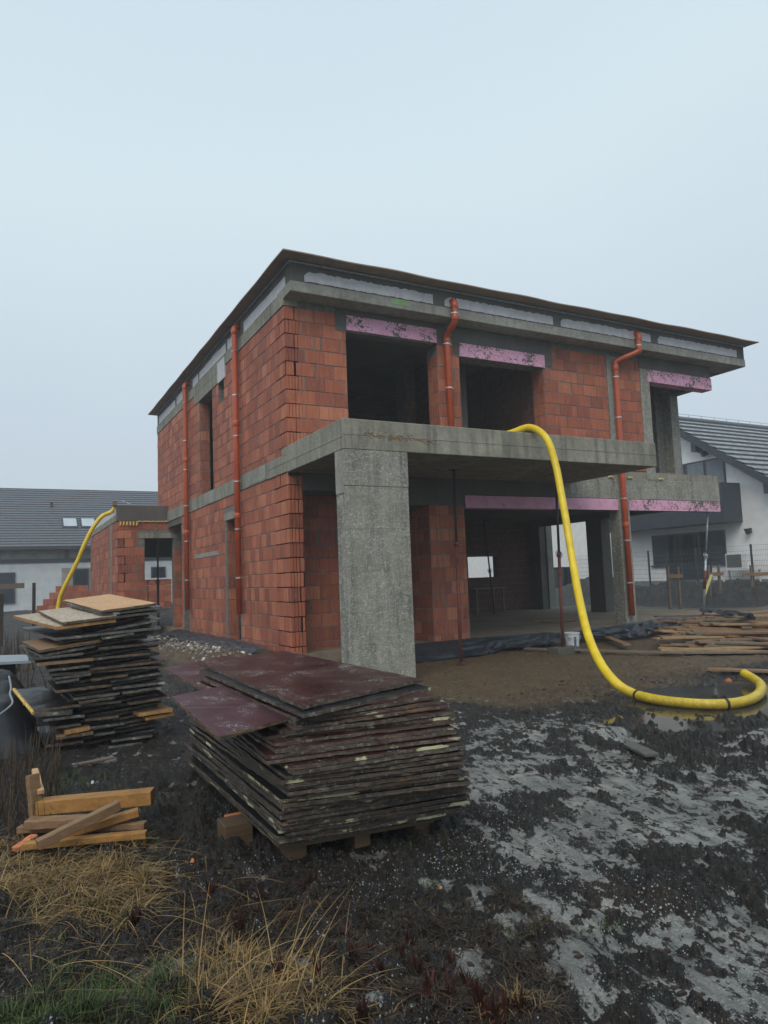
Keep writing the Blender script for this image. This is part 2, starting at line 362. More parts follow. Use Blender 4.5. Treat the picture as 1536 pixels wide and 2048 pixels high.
def terrain(x, y):
    r = np.hypot(x, y)
    base = .22 * sm(10.0, 12.5, y) * (1 - sm(3.6, 4.6, x)) + .12 * sm(12, 14, x) * sm(9, 13, y)
    base = base + .10 * sm(11, 12, y) * sm(4.2, 4.8, x) * (1 - sm(16.4, 17, x))
    base = np.maximum(base, .5 * sm(22, 34, y - .0 * x) + 0 * x); base = np.maximum(base, .55 * sm(18, 27, x) * sm(6, 14, y))
    base = base + .10 * gauss(x, y, 3.3, 12.5, 1.0, 3.0)                               # rubble strip by the side wall
    far = sm(14, 20, r)
    base = base + .75 * gauss(x, y, 24.0, 24.5, 1.9, 1.3) * (1 + .3 * fbm(x, y, 1.2, 3, 9))      # spoil heap
    base = base + .40 * sm(20.3, 21.4, x) * (1 - sm(24, 26, x)) * sm(8, 11, y) * (1 - sm(20.5, 22.5, y)) * (1 + 1.0 * fbm(x, y, 1.5, 6, 5, .7))
    base = base + .25 * gauss(x, y, 19.5, 11.6, 1.6, 1.8) * (1 + .5 * fbm(x, y, 1.9, 4, 6, .6))
    base = base + .16 * gauss(x, y, 5.55, 3.75, .42, .30) + .08 * gauss(x, y, 4.9, 4.9, .35, .12) + .07 * gauss(x, y, 6.6, 5.9, .3, .18)
    # mud
    u = .30 * x + .954 * y; v = .954 * x - .30 * y
    n = .40 * fbm(x, y, 1.6, 3, 1) + .58 * fbm(u * .55, v * 1.6, 3.4, 5, 2, .68) + .80 * fbm(x, y, 7.5, 5, 3, .72)
    ridg = 1 - np.abs(fbm(x * 1.1, y, 5.5, 4, 4, .6)) * 2.2
    n = n * 2.1 + .25 * ridg - .05
    cov = .36 * sm(1.15, 2.9, x - .12 * (y - 3)) * (1 - .75 * sm(4.9, 7.2, y)) + .11 + .06 * sm(5, 8, x)
    for cx_, cy_, s_, a_ in ((2.0, 2.2, .5, .12), (1.3, 2.3, .14, .35), (1.03, 5.4, .2, .30), (1.02, 2.78, .16, .22), (2.7, 3.1, .7, .16), (3.4, 4.1, .8, .18), (3.3, 2.6, .8, .18), (3.2, 6.2, .7, .12), (6.6, 8.2, .6, .0), (.75, 3.0, .15, .3), (1.1, 2.45, .12, .35), (1.18, 2.62, .1, .3), (.95, 2.5, .08, .3), (1.75, 3.0, .35, .14)):
        cov = cov + a_ * gauss(x, y, cx_, cy_, s_)
    for px_, py_, s_ in ((590, 1925, .05), (640, 1938, .05), (820, 2026, .06), (765, 2008, .05), (690, 1905, .03), (1140, 1900, .07), (1180, 1955, .07), (1290, 2015, .06), (850, 1770, .05), (960, 1790, .06), (1010, 1840, .07), (325, 1595, .07), (440, 1880, .04), (460, 1930, .04), (520, 1990, .04)):
        g_ = GZ(px_, py_, 0); cov = cov + .55 * gauss(x, y, g_.x, g_.y, s_ * 1.3, s_ * 1.8)
    cov = cov - .3 * gauss(x, y, 7.5, 10, 3.5, 2.0) - .3 * sm(4.2, 4.4, x) * sm(10.5, 11.2, y)
    cov = cov - .12 * gauss(x, y, .4, 4.4, 1.1, 1.4) + .12 * gauss(x, y, 1.55, 2.5, .35, .5) + .16 * gauss(x, y, 3.2, 5.4, .6, .6)
    thr = (np.clip(cov, .02, .9) - .5) * 1.55
    ice = np.clip((thr - n) * 2.6 + .42, 0, 1)
    sand = (.55 * sm(5.6, 6.8, y + .7 * fbm(x, y, .8, 3, 32)) + .45 * sm(6.9, 8.2, y + .5 * fbm(x, y, 1.0, 3, 31))) * sm(4.2, 5.2, x) * (1 - sm(19.6, 20.8, x + .5 * fbm(x, y, .7, 3, 33))) * (1 - sm(20, 22, y))
    sand = np.maximum(sand, .8 * gauss(x, y, 3.2, 13, 1.2, 3.5))
    nn = np.maximum(n, thr) * .75
    amp = (.075 + .02 * sm(3, 5, x)) * (1 - .6 * sand) * (1 - .45 * sm(4.8, 6.5, y)) * (1 - .2 * far)
    z = base + amp * nn - .01 + .010 * fbm(x, y, 26, 3, 7, .6) * (1 - ice * .8)
    # shallow basin that holds the puddle
    pud = np.clip(1.25 * gauss(x, y, 7.2, 5.5, 1.5, .95) + 1.0 * gauss(x, y, 6.4, 4.75, .9, .5), 0, 1)
    z = z - .07 * pud
    hd = np.full_like(z, 9.)
    for hx, hy in HOSE_GROUND: hd = np.minimum(hd, np.hypot(x - hx, y - hy))
    k_ = np.exp(-(hd / .30) ** 2); z = z * (1 - k_) + np.minimum(z, -.045) * k_
    wet = np.clip(pud * 1.3 + .4 * fbm(x, y, .9, 3, 12), 0, 1)
    return z, ice * (1 - sand * .9) * (1 - .9 * pud) * (1 - .85 * sm(9, 12, r)), sand, wet
_gx, _gy = np.meshgrid(np.arange(-4, 26, .05), np.arange(0, 26, .05)); _tz, _ti = terrain(_gx.ravel(), _gy.ravel())[:2]; _tz = _tz.reshape(_gx.shape); _ti = _ti.reshape(_gx.shape)
def _look(T, x, y):
    fx, fy = (x + 4) / .05, y / .05; i, j = int(fx), int(fy); fx -= i; fy -= j
    return float((T[j, i] * (1 - fx) + T[j, i + 1] * fx) * (1 - fy) + (T[j + 1, i] * (1 - fx) + T[j + 1, i + 1] * fx) * fy)
def zg(x, y):
    if -4 < x < 25.8 and 0 < y < 25.8: return _look(_tz, x, y)
    return float(terrain(np.array([float(x)]), np.array([float(y)]))[0][0])

def m_ground():
    k = NM('mud_and_ice'); p = k.pos()
    ice, sand, wet = k.attr('ice'), k.attr('sand'), k.attr('wet')
    n1 = k.noise(2.2, 7, .65, p); n2 = k.noise(18, 7, .7, p); n3 = k.noise(75, 5, .75, p)
    mud = k.ramp(n2, (.32, (.007, .006, .006)), (.55, (.024, .021, .019)), (.75, (.060, .052, .046)))
    mud = k.mix(k.ramp(n1, (.50, 0), (.68, .55)), mud, (.060, .040, .024))
    litter = k.noise(1, 6, .75, k.mapv(p, (55, 30, 30), (0, 0, .7)), 1.5)
    mud = k.mix(k.ramp(litter, (.58, 0), (.68, .6)), mud, (.085, .062, .038))
    sd = k.ramp(n2, (.3, (.10, .064, .032)), (.7, (.19, .135, .072)))
    sd = k.mix(k.ramp(n1, (.4, 0), (.7, .5)), sd, (.055, .042, .032))
    sd = k.mix(k.math('MULTIPLY', k.ramp(k.voro(22, p), (.09, 1), (.14, 0)), .35), sd, (.40, .38, .34))
    c = k.mix(k.ramp(k.math('ADD', sand, k.math('MULTIPLY', k.math('SUBTRACT', n2, .5), .7)), (.35, 0), (.62, 1)), mud, sd)
    im = k.math('ADD', ice, k.math('MULTIPLY', k.math('SUBTRACT', n2, .5), 1.5))
    im = k.math('ADD', im, k.math('MULTIPLY', k.math('SUBTRACT', n3, .5), 1.3))
    n9 = k.noise(1, 6, .7, k.mapv(k.mapv(p, (1, 1, 1), (0, 0, R(17))), (13, 6, 8)), .8); im = k.math('ADD', im, k.math('MULTIPLY', k.math('SUBTRACT', n9, .56), 4.2))
    im = k.ramp(im, (.36, 0), (.48, .35), (.66, 1))
    ic = k.ramp(n3, (.3, (.33, .325, .31)), (.6, (.60, .60, .57)), (.8, (.84, .83, .80)))
    sk = k.noise(1, 6, .7, k.mapv(k.mapv(p, (1, 1, 1), (0, 0, R(17))), (7.5, 2.2, 3)), 1.0); ic = k.mix(k.ramp(sk, (.36, .75), (.58, 0)), ic, (.125, .125, .12))
    ic = k.mix(k.ramp(n1, (.42, .45), (.6, 0)), ic, (.12, .125, .12))
    c = k.mix(k.math('MULTIPLY', im, .9), c, ic)
    # hail grains
    v1 = k.voro(62, p); d = k.noise(1.4, 5, .65, p)
    gr = k.math('LESS_THAN', v1, k.math('MULTIPLY', k.math('SUBTRACT', d, .30, clamp=True), 1.0))
    rnd = k.voro(62, p, 'Color'); sp_ = k.n('SeparateColor'); k.l(rnd, sp_.inputs[0])
    gr = k.math('MULTIPLY', gr, k.math('GREATER_THAN', sp_.outputs[0], .55))
    v2 = k.voro(120, p); gr2 = k.math('MULTIPLY', k.math('LESS_THAN', v2, .17), k.math('GREATER_THAN', d, .47))
    gr = k.math('MAXIMUM', gr, k.math('MULTIPLY', gr2, .7))
    gr = k.math('MULTIPLY', gr, k.math('SUBTRACT', 1, k.math('MAXIMUM', sand, wet), clamp=True))
    ds = k.n('VectorMath', operation='LENGTH'); k.l(p, ds.inputs[0])
    gr = k.math('MULTIPLY', gr, k.ramp(k.math('DIVIDE', ds.outputs['Value'], 10), (.35, .9), (.9, .1)))
    c = k.mix(gr, c, (.52, .56, .58))
    ro = k.mix(im, k.ramp(n2, (.35, .38), (.65, .75)), k.ramp(n3, (.3, .28), (.7, .55)))
    ro = k.mix(k.math('MULTIPLY', wet, .6), ro, .15)
    b = k.bump(n2, 1.0, .06); b = k.bump(n3, .9, .014, b); b = k.bump(gr, .5, .006, b)
    return k.fin(c, ro, b, .4)
MT['ground'] = m_ground()
def make_ground():
    rr = [1.0]
    while rr[-1] < 12: rr.append(rr[-1] * 1.0066)
    while rr[-1] < 30: rr.append(rr[-1] * 1.009)
    while rr[-1] < 60: rr.append(rr[-1] * 1.03)
    while rr[-1] < 900: rr.append(rr[-1] * 1.12)
    rr = np.array(rr); head = math.atan2(fw[1], fw[0])
    a1 = np.linspace(head - R(42), head + R(42), 760); a2 = np.linspace(head + R(42), head + R(318), 120)[1:-1]
    aa = np.concatenate([a1, a2]); na, nr = len(aa), len(rr)
    A, Q = np.meshgrid(aa, rr); X = Q * np.cos(A); Y = Q * np.sin(A)
    z, ice, sand, wet = terrain(X.ravel(), Y.ravel())
    verts = np.empty((na * nr + 1, 3)); verts[:-1, 0] = X.ravel(); verts[:-1, 1] = Y.ravel(); verts[:-1, 2] = z; verts[-1] = (0, 0, 0)
    i = np.arange(nr - 1)[:, None] * na; j = np.arange(na)[None, :]; jn = (j + 1) % na
    q = np.stack([i + j, i + na + j, i + na + jn, i + jn], -1).reshape(-1, 4)
    tri = np.stack([np.full(na, na * nr), np.arange(na), (np.arange(na) + 1) % na], -1)
    me = bpy.data.meshes.new('ground'); me.vertices.add(len(verts)); me.vertices.foreach_set('co', verts.ravel())
    nl = q.size + tri.size; me.loops.add(nl); me.loops.foreach_set('vertex_index', np.concatenate([q.ravel(), tri.ravel()]).astype(np.int32))
    me.polygons.add(len(q) + len(tri))
    st = np.concatenate([np.arange(len(q)) * 4, q.size + np.arange(len(tri)) * 3]).astype(np.int32); me.polygons.foreach_set('loop_start', st)
    me.update(calc_edges=True); me.validate()
    me.polygons.foreach_set('use_smooth', [True] * len(me.polygons))
    for nme, arr in (('ice', ice), ('sand', sand), ('wet', wet)):
        at = me.attributes.new(nme, 'FLOAT', 'POINT'); at.data.foreach_set('value', np.append(arr, 0).astype(np.float32))
    me.materials.append(MT['ground'])
    ob = bpy.data.objects.new('ground', me); COL.objects.link(ob); tag(ob, kind='structure')
make_ground()
def m_water():
    k = NM('muddy_water'); n = k.noise(3, 4); return k.fin(k.ramp(n, (.3, (.030, .027, .022)), (.7, (.052, .047, .038))), .09, k.bump(k.noise(9, 3), .05, .01), .4)
MT['water'] = m_water()
mb = MB(); pts = []
for i in range(48):
    a = 2 * math.pi * i / 48; pts.append((6.75 + 2.4 * math.cos(a), 6.0 + 1.9 * math.sin(a), -.038))
mb.face(pts); tag(mb.build('puddle', 'water'), kind='structure')

# ------------------------------------------------------------------ block masonry
def wallgrid(mb, P, u0, u1, z0, z1, th, holes, mi=0):
    """P(u, n, z) -> world; outward n. Solid wall with rectangular holes, outer faces only."""
    us = sorted({u0, u1} | {min(max(h[i], u0), u1) for h in holes for i in (0, 1)}); zs = sorted({z0, z1} | {min(max(h[i], z0), z1) for h in holes for i in (2, 3)})
    nu, nz_ = len(us) - 1, len(zs) - 1
    def solid(i, j):
        if i < 0 or j < 0 or i >= nu or j >= nz_: return False
        u, z = (us[i] + us[i + 1]) / 2, (zs[j] + zs[j + 1]) / 2
        return not any(h[0] < u < h[1] and h[2] < z < h[3] for h in holes)
    for i in range(nu):
        for j in range(nz_):
            if not solid(i, j): continue
            a, b, c, d = us[i], us[i + 1], zs[j], zs[j + 1]
            mb.face([P(a, 0, c), P(b, 0, c), P(b, 0, d), P(a, 0, d)], mi); mb.face([P(a, -th, c), P(a, -th, d), P(b, -th, d), P(b, -th, c)], mi)
            if not solid(i - 1, j): mb.face([P(a, 0, c), P(a, 0, d), P(a, -th, d), P(a, -th, c)], mi)
            if not solid(i + 1, j): mb.face([P(b, 0, c), P(b, -th, c), P(b, -th, d), P(b, 0, d)], mi)
            if not solid(i, j - 1): mb.face([P(a, 0, c), P(a, -th, c), P(b, -th, c), P(b, 0, c)], mi)
            if not solid(i, j + 1): mb.face([P(a, 0, d), P(b, 0, d), P(b, -th, d), P(a, -th, d)], mi)
def courses(mb, P, u0, u1, z0, z1, zref, holes=(), length=.373, seed=1, rib_left=False, rib_right=False, rib_all=False, mi=1, tone0=0.):
    rnd = random.Random(seed); k0 = math.floor((z0 - zref) / .25 + 1e-6); k = k0
    while zref + k * .25 < z1 - .02:
        a, b = max(z0, zref + k * .25 + .006), min(z1, zref + k * .25 + .245)
        if b - a > .03:
            edges = [(u0, u1)]
            for h in holes:
                if h[2] < (a + b) / 2 < h[3]:
                    ne = []
                    for s_, e_ in edges:
                        if h[1] <= s_ or h[0] >= e_: ne.append((s_, e_)); continue
                        if h[0] > s_: ne.append((s_, h[0]))
                        if h[1] < e_: ne.append((h[1], e_))
                    edges = ne
            for s_, e_ in edges:
                u = s_; first = True
                while u < e_ - .01:
                    ln = length if not first else (length if k % 2 else length * .5 + .0)
                    if not first and rnd.random() < .10: ln = length * rnd.choice((.35, .5, .66))
                    v = min(u + ln, e_)
                    if e_ - v < .07: v = e_
                    rib = rib_all or (rib_left and first and s_ == u0 and k % 2) or (rib_right and v == e_ == u1 and k % 2) or rnd.random() < .03
                    gap = .003 if rnd.random() < .72 else rnd.uniform(.008, .022)
                    tone = min(1, max(0, rnd.gauss(.5 + tone0, .28))); dep = .006 + rnd.uniform(-.002, .004)
                    ua, ub = u + gap, v - gap; zz0, zz1 = a + rnd.uniform(0, .004), b - rnd.uniform(0, .006)
                    if rib and ub - ua > .1:
                        nr_ = max(3, int((ub - ua) / .055)); step = (ub - ua) / nr_
                        for q in range(nr_):
                            frust(mb, P, ua + q * step, ua + (q + 1) * step - .007, zz0, zz1, dep, mi, tone)
                    elif ub > ua + .01: frust(mb, P, ua, ub, zz0, zz1, dep, mi, tone)
                    u = v; first = False
        k += 1
def frust(mb, P, a, b, c, d, t, mi, tone):
    e = min(.005, (b - a) / 4); q = [(a, 0, c), (b, 0, c), (b, 0, d), (a, 0, d)]; f = [(a + e, t, c + e), (b - e, t, c + e), (b - e, t, d - e), (a + e, t, d - e)]
    m = [(a, t - e, c), (b, t - e, c), (b, t - e, d), (a, t - e, d)]; bb = len(mb.v)
    mb.v += [tuple(P(*x)) for x in q + m + f]
    for i in range(4):
        j = (i + 1) % 4
        mb.f += [(bb + i, bb + j, bb + 4 + j, bb + 4 + i), (bb + 4 + i, bb + 4 + j, bb + 8 + j, bb + 8 + i)]; mb.m += [mi, mi]; mb.t += [tone, tone]
    mb.f.append((bb + 8, bb + 9, bb + 10, bb + 11)); mb.m.append(mi); mb.t.append(tone)
def PF(y): return lambda u, n, z: (u, y - n, z)          # faces -Y, u = X
def PS(x): return lambda u, n, z: (x - n, u, z)          # faces -X, u = Y
def PR(x): return lambda u, n, z: (x + n, u, z)          # faces +X
def PB(y): return lambda u, n, z: (u, y + n, z)          # faces +Y

FX, FY, BY = 4.27, 11.31, 22.9          # house corner and back
SL = .27                                 # floor slab top
house = empty('brick_house', (FX, FY, 0), 'unfinished two-storey red block house with concrete balcony and flat roof', 'house')
def part(name, mb, mats, label=None, parent=None, **kw):
    o = mb.build(name, mats, parent or house, **kw)
    if label: o['label'] = label
    return o
BM = ['mortar', 'brick']
mb = MB(); mb.box(FX + .01, 16.9, FY - .02, BY, -.15, SL, 0); part('floor_slab', mb, 'slab')
# upper front wall with three openings
W1, W2 = (5.45, 7.42, 3.6, 6.05), (7.93, 10.10, 3.6, 5.83)
mb = MB(); H = [W1, W2]; P = PF(FY)
wallgrid(mb, P, FX, 13.0, 3.69, 6.42, .38, H)
courses(mb, P, FX - .009, 13.0, 3.69, 6.30, 6.31 - 2.75, H + [(5.25, 7.95, 6.05, 6.4), (7.85, 10.3, 5.83, 6.4), (11.93, 12.30, 3.6, 6.4)], seed=3, rib_left=True)
for u, pf in ((7.42, PS), (10.10, PS)):
    courses(mb, pf(u), FY + .01, FY + .37, 3.69, 5.82, 6.31 - 2.75, seed=int(u * 10), rib_all=True)
part('wall', mb, BM, 'upper front wall of red clay blocks')
mb = MB(); mb.box(11.94, 12.29, FY - .03, FY, 3.72, 6.3); part('chase_strip', mb, 'concrete_light', 'pale concrete strip behind the downpipe', bevel=.006)
# concrete heads above the openings
HB = []
def hb_(*a): q_ = MB(); q_.box(*a); HB.append(q_)
hb_(5.25, 5.455, FY - .014, FY, 5.99, 6.41); hb_(7.41, 7.62, FY - .014, FY, 6.0, 6.41); hb_(7.80, 7.925, FY - .014, FY, 5.86, 6.41)
hb_(10.12, 10.35, FY - .014, FY, 5.86, 6.41); hb_(5.455, 7.40, FY - .014, FY, 6.30, 6.41); hb_(7.925, 10.12, FY - .014, FY, 6.10, 6.41)
hb_(5.46, 7.34, FY + .0, FY + .25, 5.99, 6.05); hb_(13.0, 15.49, FY - .012, FY + .25, 6.13, 6.42)
for q_ in HB: part('lintel', q_, 'concrete_dark')
for nm, (x0, x1, z0, z1), mt, lb in (('a', (5.46, 7.40, 6.02, 6.295), 'pink', 'scuffed pink insulation strip above the left upper opening'), ('b', (7.93, 10.12, 5.82, 6.09), 'pink', 'pink insulation strip above the middle upper opening'),
                                  ('c', (13.23, 15.50, 5.83, 6.125), 'pink', 'pink insulation strip above the loggia')):
    mb = MB(); mb.box(x0, x1, FY - .035, FY - .002 if nm != 'c' else FY + .25, z0, z1); part('insulation_strip', mb, mt, lb)
# upper interior: floor, ceiling, partitions
mb = MB(); mb.box(FX + .01, 15.48, FY + .01, BY - .01, 3.38, 3.68); part('storey_slab', mb, 'concrete')
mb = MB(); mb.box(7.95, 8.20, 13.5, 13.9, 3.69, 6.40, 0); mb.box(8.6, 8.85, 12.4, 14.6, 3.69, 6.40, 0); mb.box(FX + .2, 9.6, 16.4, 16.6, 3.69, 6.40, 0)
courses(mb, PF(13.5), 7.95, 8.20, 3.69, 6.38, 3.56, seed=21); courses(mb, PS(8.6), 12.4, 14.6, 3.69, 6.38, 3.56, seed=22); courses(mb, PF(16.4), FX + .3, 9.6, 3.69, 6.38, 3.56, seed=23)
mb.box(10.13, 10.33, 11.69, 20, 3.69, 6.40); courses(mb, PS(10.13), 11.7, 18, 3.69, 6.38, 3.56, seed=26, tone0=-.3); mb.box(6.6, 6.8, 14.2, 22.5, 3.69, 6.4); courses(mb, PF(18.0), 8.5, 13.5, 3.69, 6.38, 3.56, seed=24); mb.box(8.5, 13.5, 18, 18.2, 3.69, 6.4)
mb.box(FX + .26, 15.1, BY - .3, BY - .05, 3.69, 6.41); part('partition_wall', mb, ['concrete_dark', 'brick_painted_shade'], 'inner block walls of the upper floor')  # upper room shade painted into the darkened block and joint colours
# loggia: columns and side walls
mb = MB(); mb.box(13.0, 13.30, FY - .02, FY + .28, 3.5, 6.13); part('column', mb, 'concrete_fleck', 'concrete column left of the loggia', bevel=.01)
mb = MB(); mb.box(15.2, 15.5, 12.30, 12.55, 3.5, 6.42); part('column', mb, 'concrete_fleck', 'slender back column of the loggia', bevel=.01)
mb = MB(); mb.box(15.22, 15.5, FY + .25, 12.3, 5.93, 6.42); part('edge_beam', mb, 'concrete_dark')
mb = MB(); mb.box(13.05, 13.3, FY + .28, 15, 3.69, 6.42); mb.box(13.3, 15.2, 14.0, 14.25, 3.69, 6.42); mb.box(14.9, 15.21, 12.53, BY, 3.69, 6.42)
courses(mb, PF(14.0), 13.3, 14.9, 3.69, 6.40, 3.56, seed=25); part('loggia_wall', mb, BM)
# side wall, both storeys
P = PS(FX); HS = [(16.18, 17.42, 3.58, 6.06), (15.18, 15.62, 5.55, 6.02)]
mb = MB(); wallgrid(mb, P, FY, BY, 3.37, 6.42, .25, HS)
HC = HS + [(16.0, 17.9, 6.05, 6.5), (15.0, 15.6, 5.99, 6.5), (11.3, 22.9, 6.30, 6.5)]
courses(mb, P, FY - .009, BY, 3.69, 6.30, 6.31 - 2.75, HC, length=.25, seed=5, rib_left=True)
courses(mb, PF(17.42), FX + .02, FX + .24, 3.69, 6.05, 3.56, seed=51, rib_all=True)
part('wall', mb, BM, 'upper side wall of red clay blocks')
HL = [(14.25, 15.17, .0, 2.87), (18.78, 19.35, .0, 2.87)]
mb = MB(); wallgrid(mb, P, FY, 19.6, -.1, 3.38, .25, HL)
courses(mb, P, FY - .009, 19.6, SL - .02, 3.37, SL - .13, [(14.15, 15.3, .0, 3.02), (18.70, 19.45, .0, 3.02), (15.76, 18.05, 2.14, 2.26)], length=.25, seed=6, tone0=.06)
courses(mb, PF(15.17), FX + .02, FX + .24, SL, 2.86, .14, seed=52, rib_all=True)
courses(mb, PB(19.6), FX + .0, FX + .24, SL, 3.37, .14, seed=53)
part('wall', mb, BM, 'lower side wall of red clay blocks')
mb = MB(); mb.box(FX - .013, FX + .24, 18.70, 19.45, 2.865, 3.02); part('lintel', mb, 'concrete', 'concrete lintel over the slot beside the rear downpipe')
mb = MB(); mb.box(FX - .013, FX + .24, 14.15, 15.30, 2.865, 3.02); part('lintel', mb, 'concrete', 'concrete lintel over the narrow side door')
mb = MB(); mb.box(FX - .012, FX, 15.78, 18.03, 2.15, 2.25); part('mortar_band', mb, 'concrete_light')
mb = MB(); mb.box(FX - .022, FX + .02, FY - .0, 21.4, 3.375, 3.685); part('ring_beam', mb, 'concrete', 'floor level concrete beam along the side wall', bevel=.006)
for a, b in ((12.4, 13.7), (16.0, 16.9)): mb = MB(); mb.box(FX - .028, FX - .02, a, b, 3.40, 3.66); part('plaster_patch', mb, 'concrete_light')
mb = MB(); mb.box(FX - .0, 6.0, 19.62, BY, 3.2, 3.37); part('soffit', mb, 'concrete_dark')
# ring beam and parapet on the side
mb = MB(); mb.box(FX - .022, FX + .25, FY - .005, BY + .01, 6.31, 6.56); part('ring_beam', mb, 'concrete', 'roof level concrete beam along the side wall', bevel=.006)
mb = MB(); mb.box(FX - .024, FX + .24, 15.62, 17.9, 6.055, 6.305); part('lintel', mb, 'concrete', 'deep concrete lintel over the tall side window', bevel=.006)
mb = MB(); mb.box(FX - .030, FX, 15.02, 15.60, 6.03, 6.50); part('aerated_block', mb, 'aac', bevel=.004)
mb = MB(); mb.box(FX + .0, FX + .25, 10.93, BY, 6.56, 6.93); part('parapet', mb, 'concrete_dark', 'grey mortar covered parapet on the side')
ac = MB()
for a, b in ((11.2, 13.62), (14.11, 14.82), (14.95, 17.35), (17.47, 18.05), (18.69, 19.15), (19.25, 20.0), (20.19, 22.6)):
    q = a
    while q < b - .02:
        v = min(q + .59, b); ac.box(FX - .012, FX, q + .002, v - .002, 6.57 + random.uniform(0, .015), 6.80 + random.uniform(-.02, .015)); q = v
    part('parapet_block', ac, 'aac'); ac = MB()
# front fascia
mb = MB(); mb.box(FX - .02, 16.38, 10.92, FY + .3, 6.425, 6.61); part('roof_slab', mb, 'concrete_light', 'pale concrete edge of the cantilevered roof slab', bevel=.01)
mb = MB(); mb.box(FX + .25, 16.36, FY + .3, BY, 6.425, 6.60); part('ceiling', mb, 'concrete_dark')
mb = MB(); mb.box(FX + .003, 16.37, 10.935, 11.18, 6.61, 6.93); part('parapet', mb, 'concrete_dark', 'dark mortar covered front parapet')
mb = MB(); mb.box(16.12, 16.37, 11.18, BY, 6.60, 6.93); mb.box(4.52, 16.12, BY - .25, BY, 6.60, 6.93); part('parapet', mb, 'concrete_dark', 'rear and right parapet')
rnd = random.Random(4)
for a, b in ((4.51, 7.13), (7.39, 10.1), (10.31, 13.02), (13.25, 16.08)):      # ragged, mortar-smeared block faces
    ac = MB(); q = a
    while q < b - .02:
        v = min(q + .60, b); n = 12; xs = [q + .003 + (v - q - .006) * i / n for i in range(n + 1)]
        hi = [6.825 + rnd.uniform(-.022, .012) for _ in xs]; lo = [6.632 + rnd.uniform(-.006, .012) for _ in xs]
        if q == a: hi[0] = 6.74; hi[1] = 6.79
        for i in range(n):
            ac.hexa([(xs[i], 10.925, lo[i]), (xs[i + 1], 10.925, lo[i + 1]), (xs[i + 1], 10.934, lo[i + 1]), (xs[i], 10.934, lo[i]), (xs[i], 10.925, hi[i]), (xs[i + 1], 10.925, hi[i + 1]), (xs[i + 1], 10.934, hi[i + 1]), (xs[i], 10.934, hi[i])])
        q = v
    part('parapet_block', ac, 'aac')
mb = MB(); rnd = random.Random(8)          # green spray paint scribble on the fascia
for k in range(9):
    a = 6.28 + .035 * k; pts = [(a + .05 * math.sin(t * .9 + k), 10.917, 6.545 + .045 * math.cos(t * .8 + k)) for t in range(7)]; mb.tube(pts, .004, 5)
part('paint_mark', mb, 'spray')
mb = MB(); mb.box(FX - .04, 16.40, 10.895, 10.93, 6.925, 6.955); mb.box(FX - .045, FX - .0, 10.93, BY + .03, 6.925, 6.955); part('edge_strip', mb, 'galv')
# roof sheet: wavy edge
mb = MB(); nx, ny = 90, 80; X0, X1, Y0, Y1 = 4.02, 16.55, 10.62, 23.15
def rz(x, y):
    d = min(x - X0, X1 - x, y - Y0, Y1 - y); e = max(0, 1 - d / .5)
    return 6.970 + e * (.007 * math.sin(x * 2.3) * math.sin(y * 1.9 + .8) + .006 * math.sin(x * 4.1 + y * 3.7) + .004)
xs = [X0 + (X1 - X0) * i / nx for i in range(nx + 1)]; ys = [Y0 + (Y1 - Y0) * i / ny for i in range(ny + 1)]
for dz in (0, .022):
    b = len(mb.v)
    for y in ys:
        for x in xs: mb.v.append((x, y, rz(x, y) + dz))
    for j in range(ny):
        for i in range(nx):
            q = (b + j * (nx + 1) + i, b + j * (nx + 1) + i + 1, b + (j + 1) * (nx + 1) + i + 1, b + (j + 1) * (nx + 1) + i)
            mb.f.append(q if dz else q[::-1]); mb.m.append(0); mb.t.append(.5)
N1 = (nx + 1) * (ny + 1)
ring = [i for i in range(nx)] + [nx + j * (nx + 1) for j in range(ny)] + [ny * (nx + 1) + i for i in range(nx, 0, -1)] + [j * (nx + 1) for j in range(ny, 0, -1)]
for i in range(len(ring)):
    a, b2 = ring[i], ring[(i + 1) % len(ring)]; mb.f.append((a, b2, b2 + N1, a + N1)); mb.m.append(0); mb.t.append(.5)
part('roof', mb, 'roof', smooth=False)
# balcony and pillar
mb = MB()
pr = [(9.01, 3.35), (11.33, 3.35), (11.33, 3.80), (9.01, 3.80)]
mb.box(FX - .03, 10.65, 9.01, FY - .001, 3.35, 3.80); part('balcony_slab', mb, 'concrete', 'thick concrete balcony slab over the entrance', bevel=.012)
mb = MB(); mb.box(FX - .03, FX + .2, FY, 12.29, 3.365, 3.655); mb.box(FX - .03, FX + .1, FY, 11.53, 3.655, 3.80); part('balcony_return', mb, 'concrete', bevel=.008)
mb = MB(); mb.box(FX - .036, FX - .03, 9.03, 12.2, 3.53, 3.545); mb.box(FX - .03, 10.64, 9.004, 9.01, 3.565, 3.572); part('casting_line', mb, 'concrete_light')
mb = MB()
for x0, x1, zt, zb in ((4.55, 5.75, 3.62, 3.56),):
    rnd = random.Random(2)
    for i in range(70):
        x = rnd.uniform(x0, x1); z = 3.60 - .06 * (x - x0) + rnd.gauss(0, .025); a = rnd.uniform(-.6, .6); l_ = rnd.uniform(.02, .07)
        mb.bar((x, 9.006, z), (x + l_ * math.cos(a), 9.006, z + l_ * math.sin(a)), .006, .006)
tag(part('wood_strands', mb, 'wood_fresh'), kind='stuff')
mb = MB(); mb.box(4.25, 5.30, 9.02, 9.32, -.12, 2.82); part('pillar', mb, 'concrete_fleck', 'broad concrete pillar under the balcony corner', bevel=.012)
mb = MB(); mb.box(4.245, 5.305, 9.015, 9.325, 2.82, 3.35); part('pillar_head', mb, 'concrete_fleck', bevel=.01)
mb = MB(); mb.box(4.262, 5.29, 9.016, 9.02, 2.205, 2.212); part('casting_line', mb, 'concrete_light')
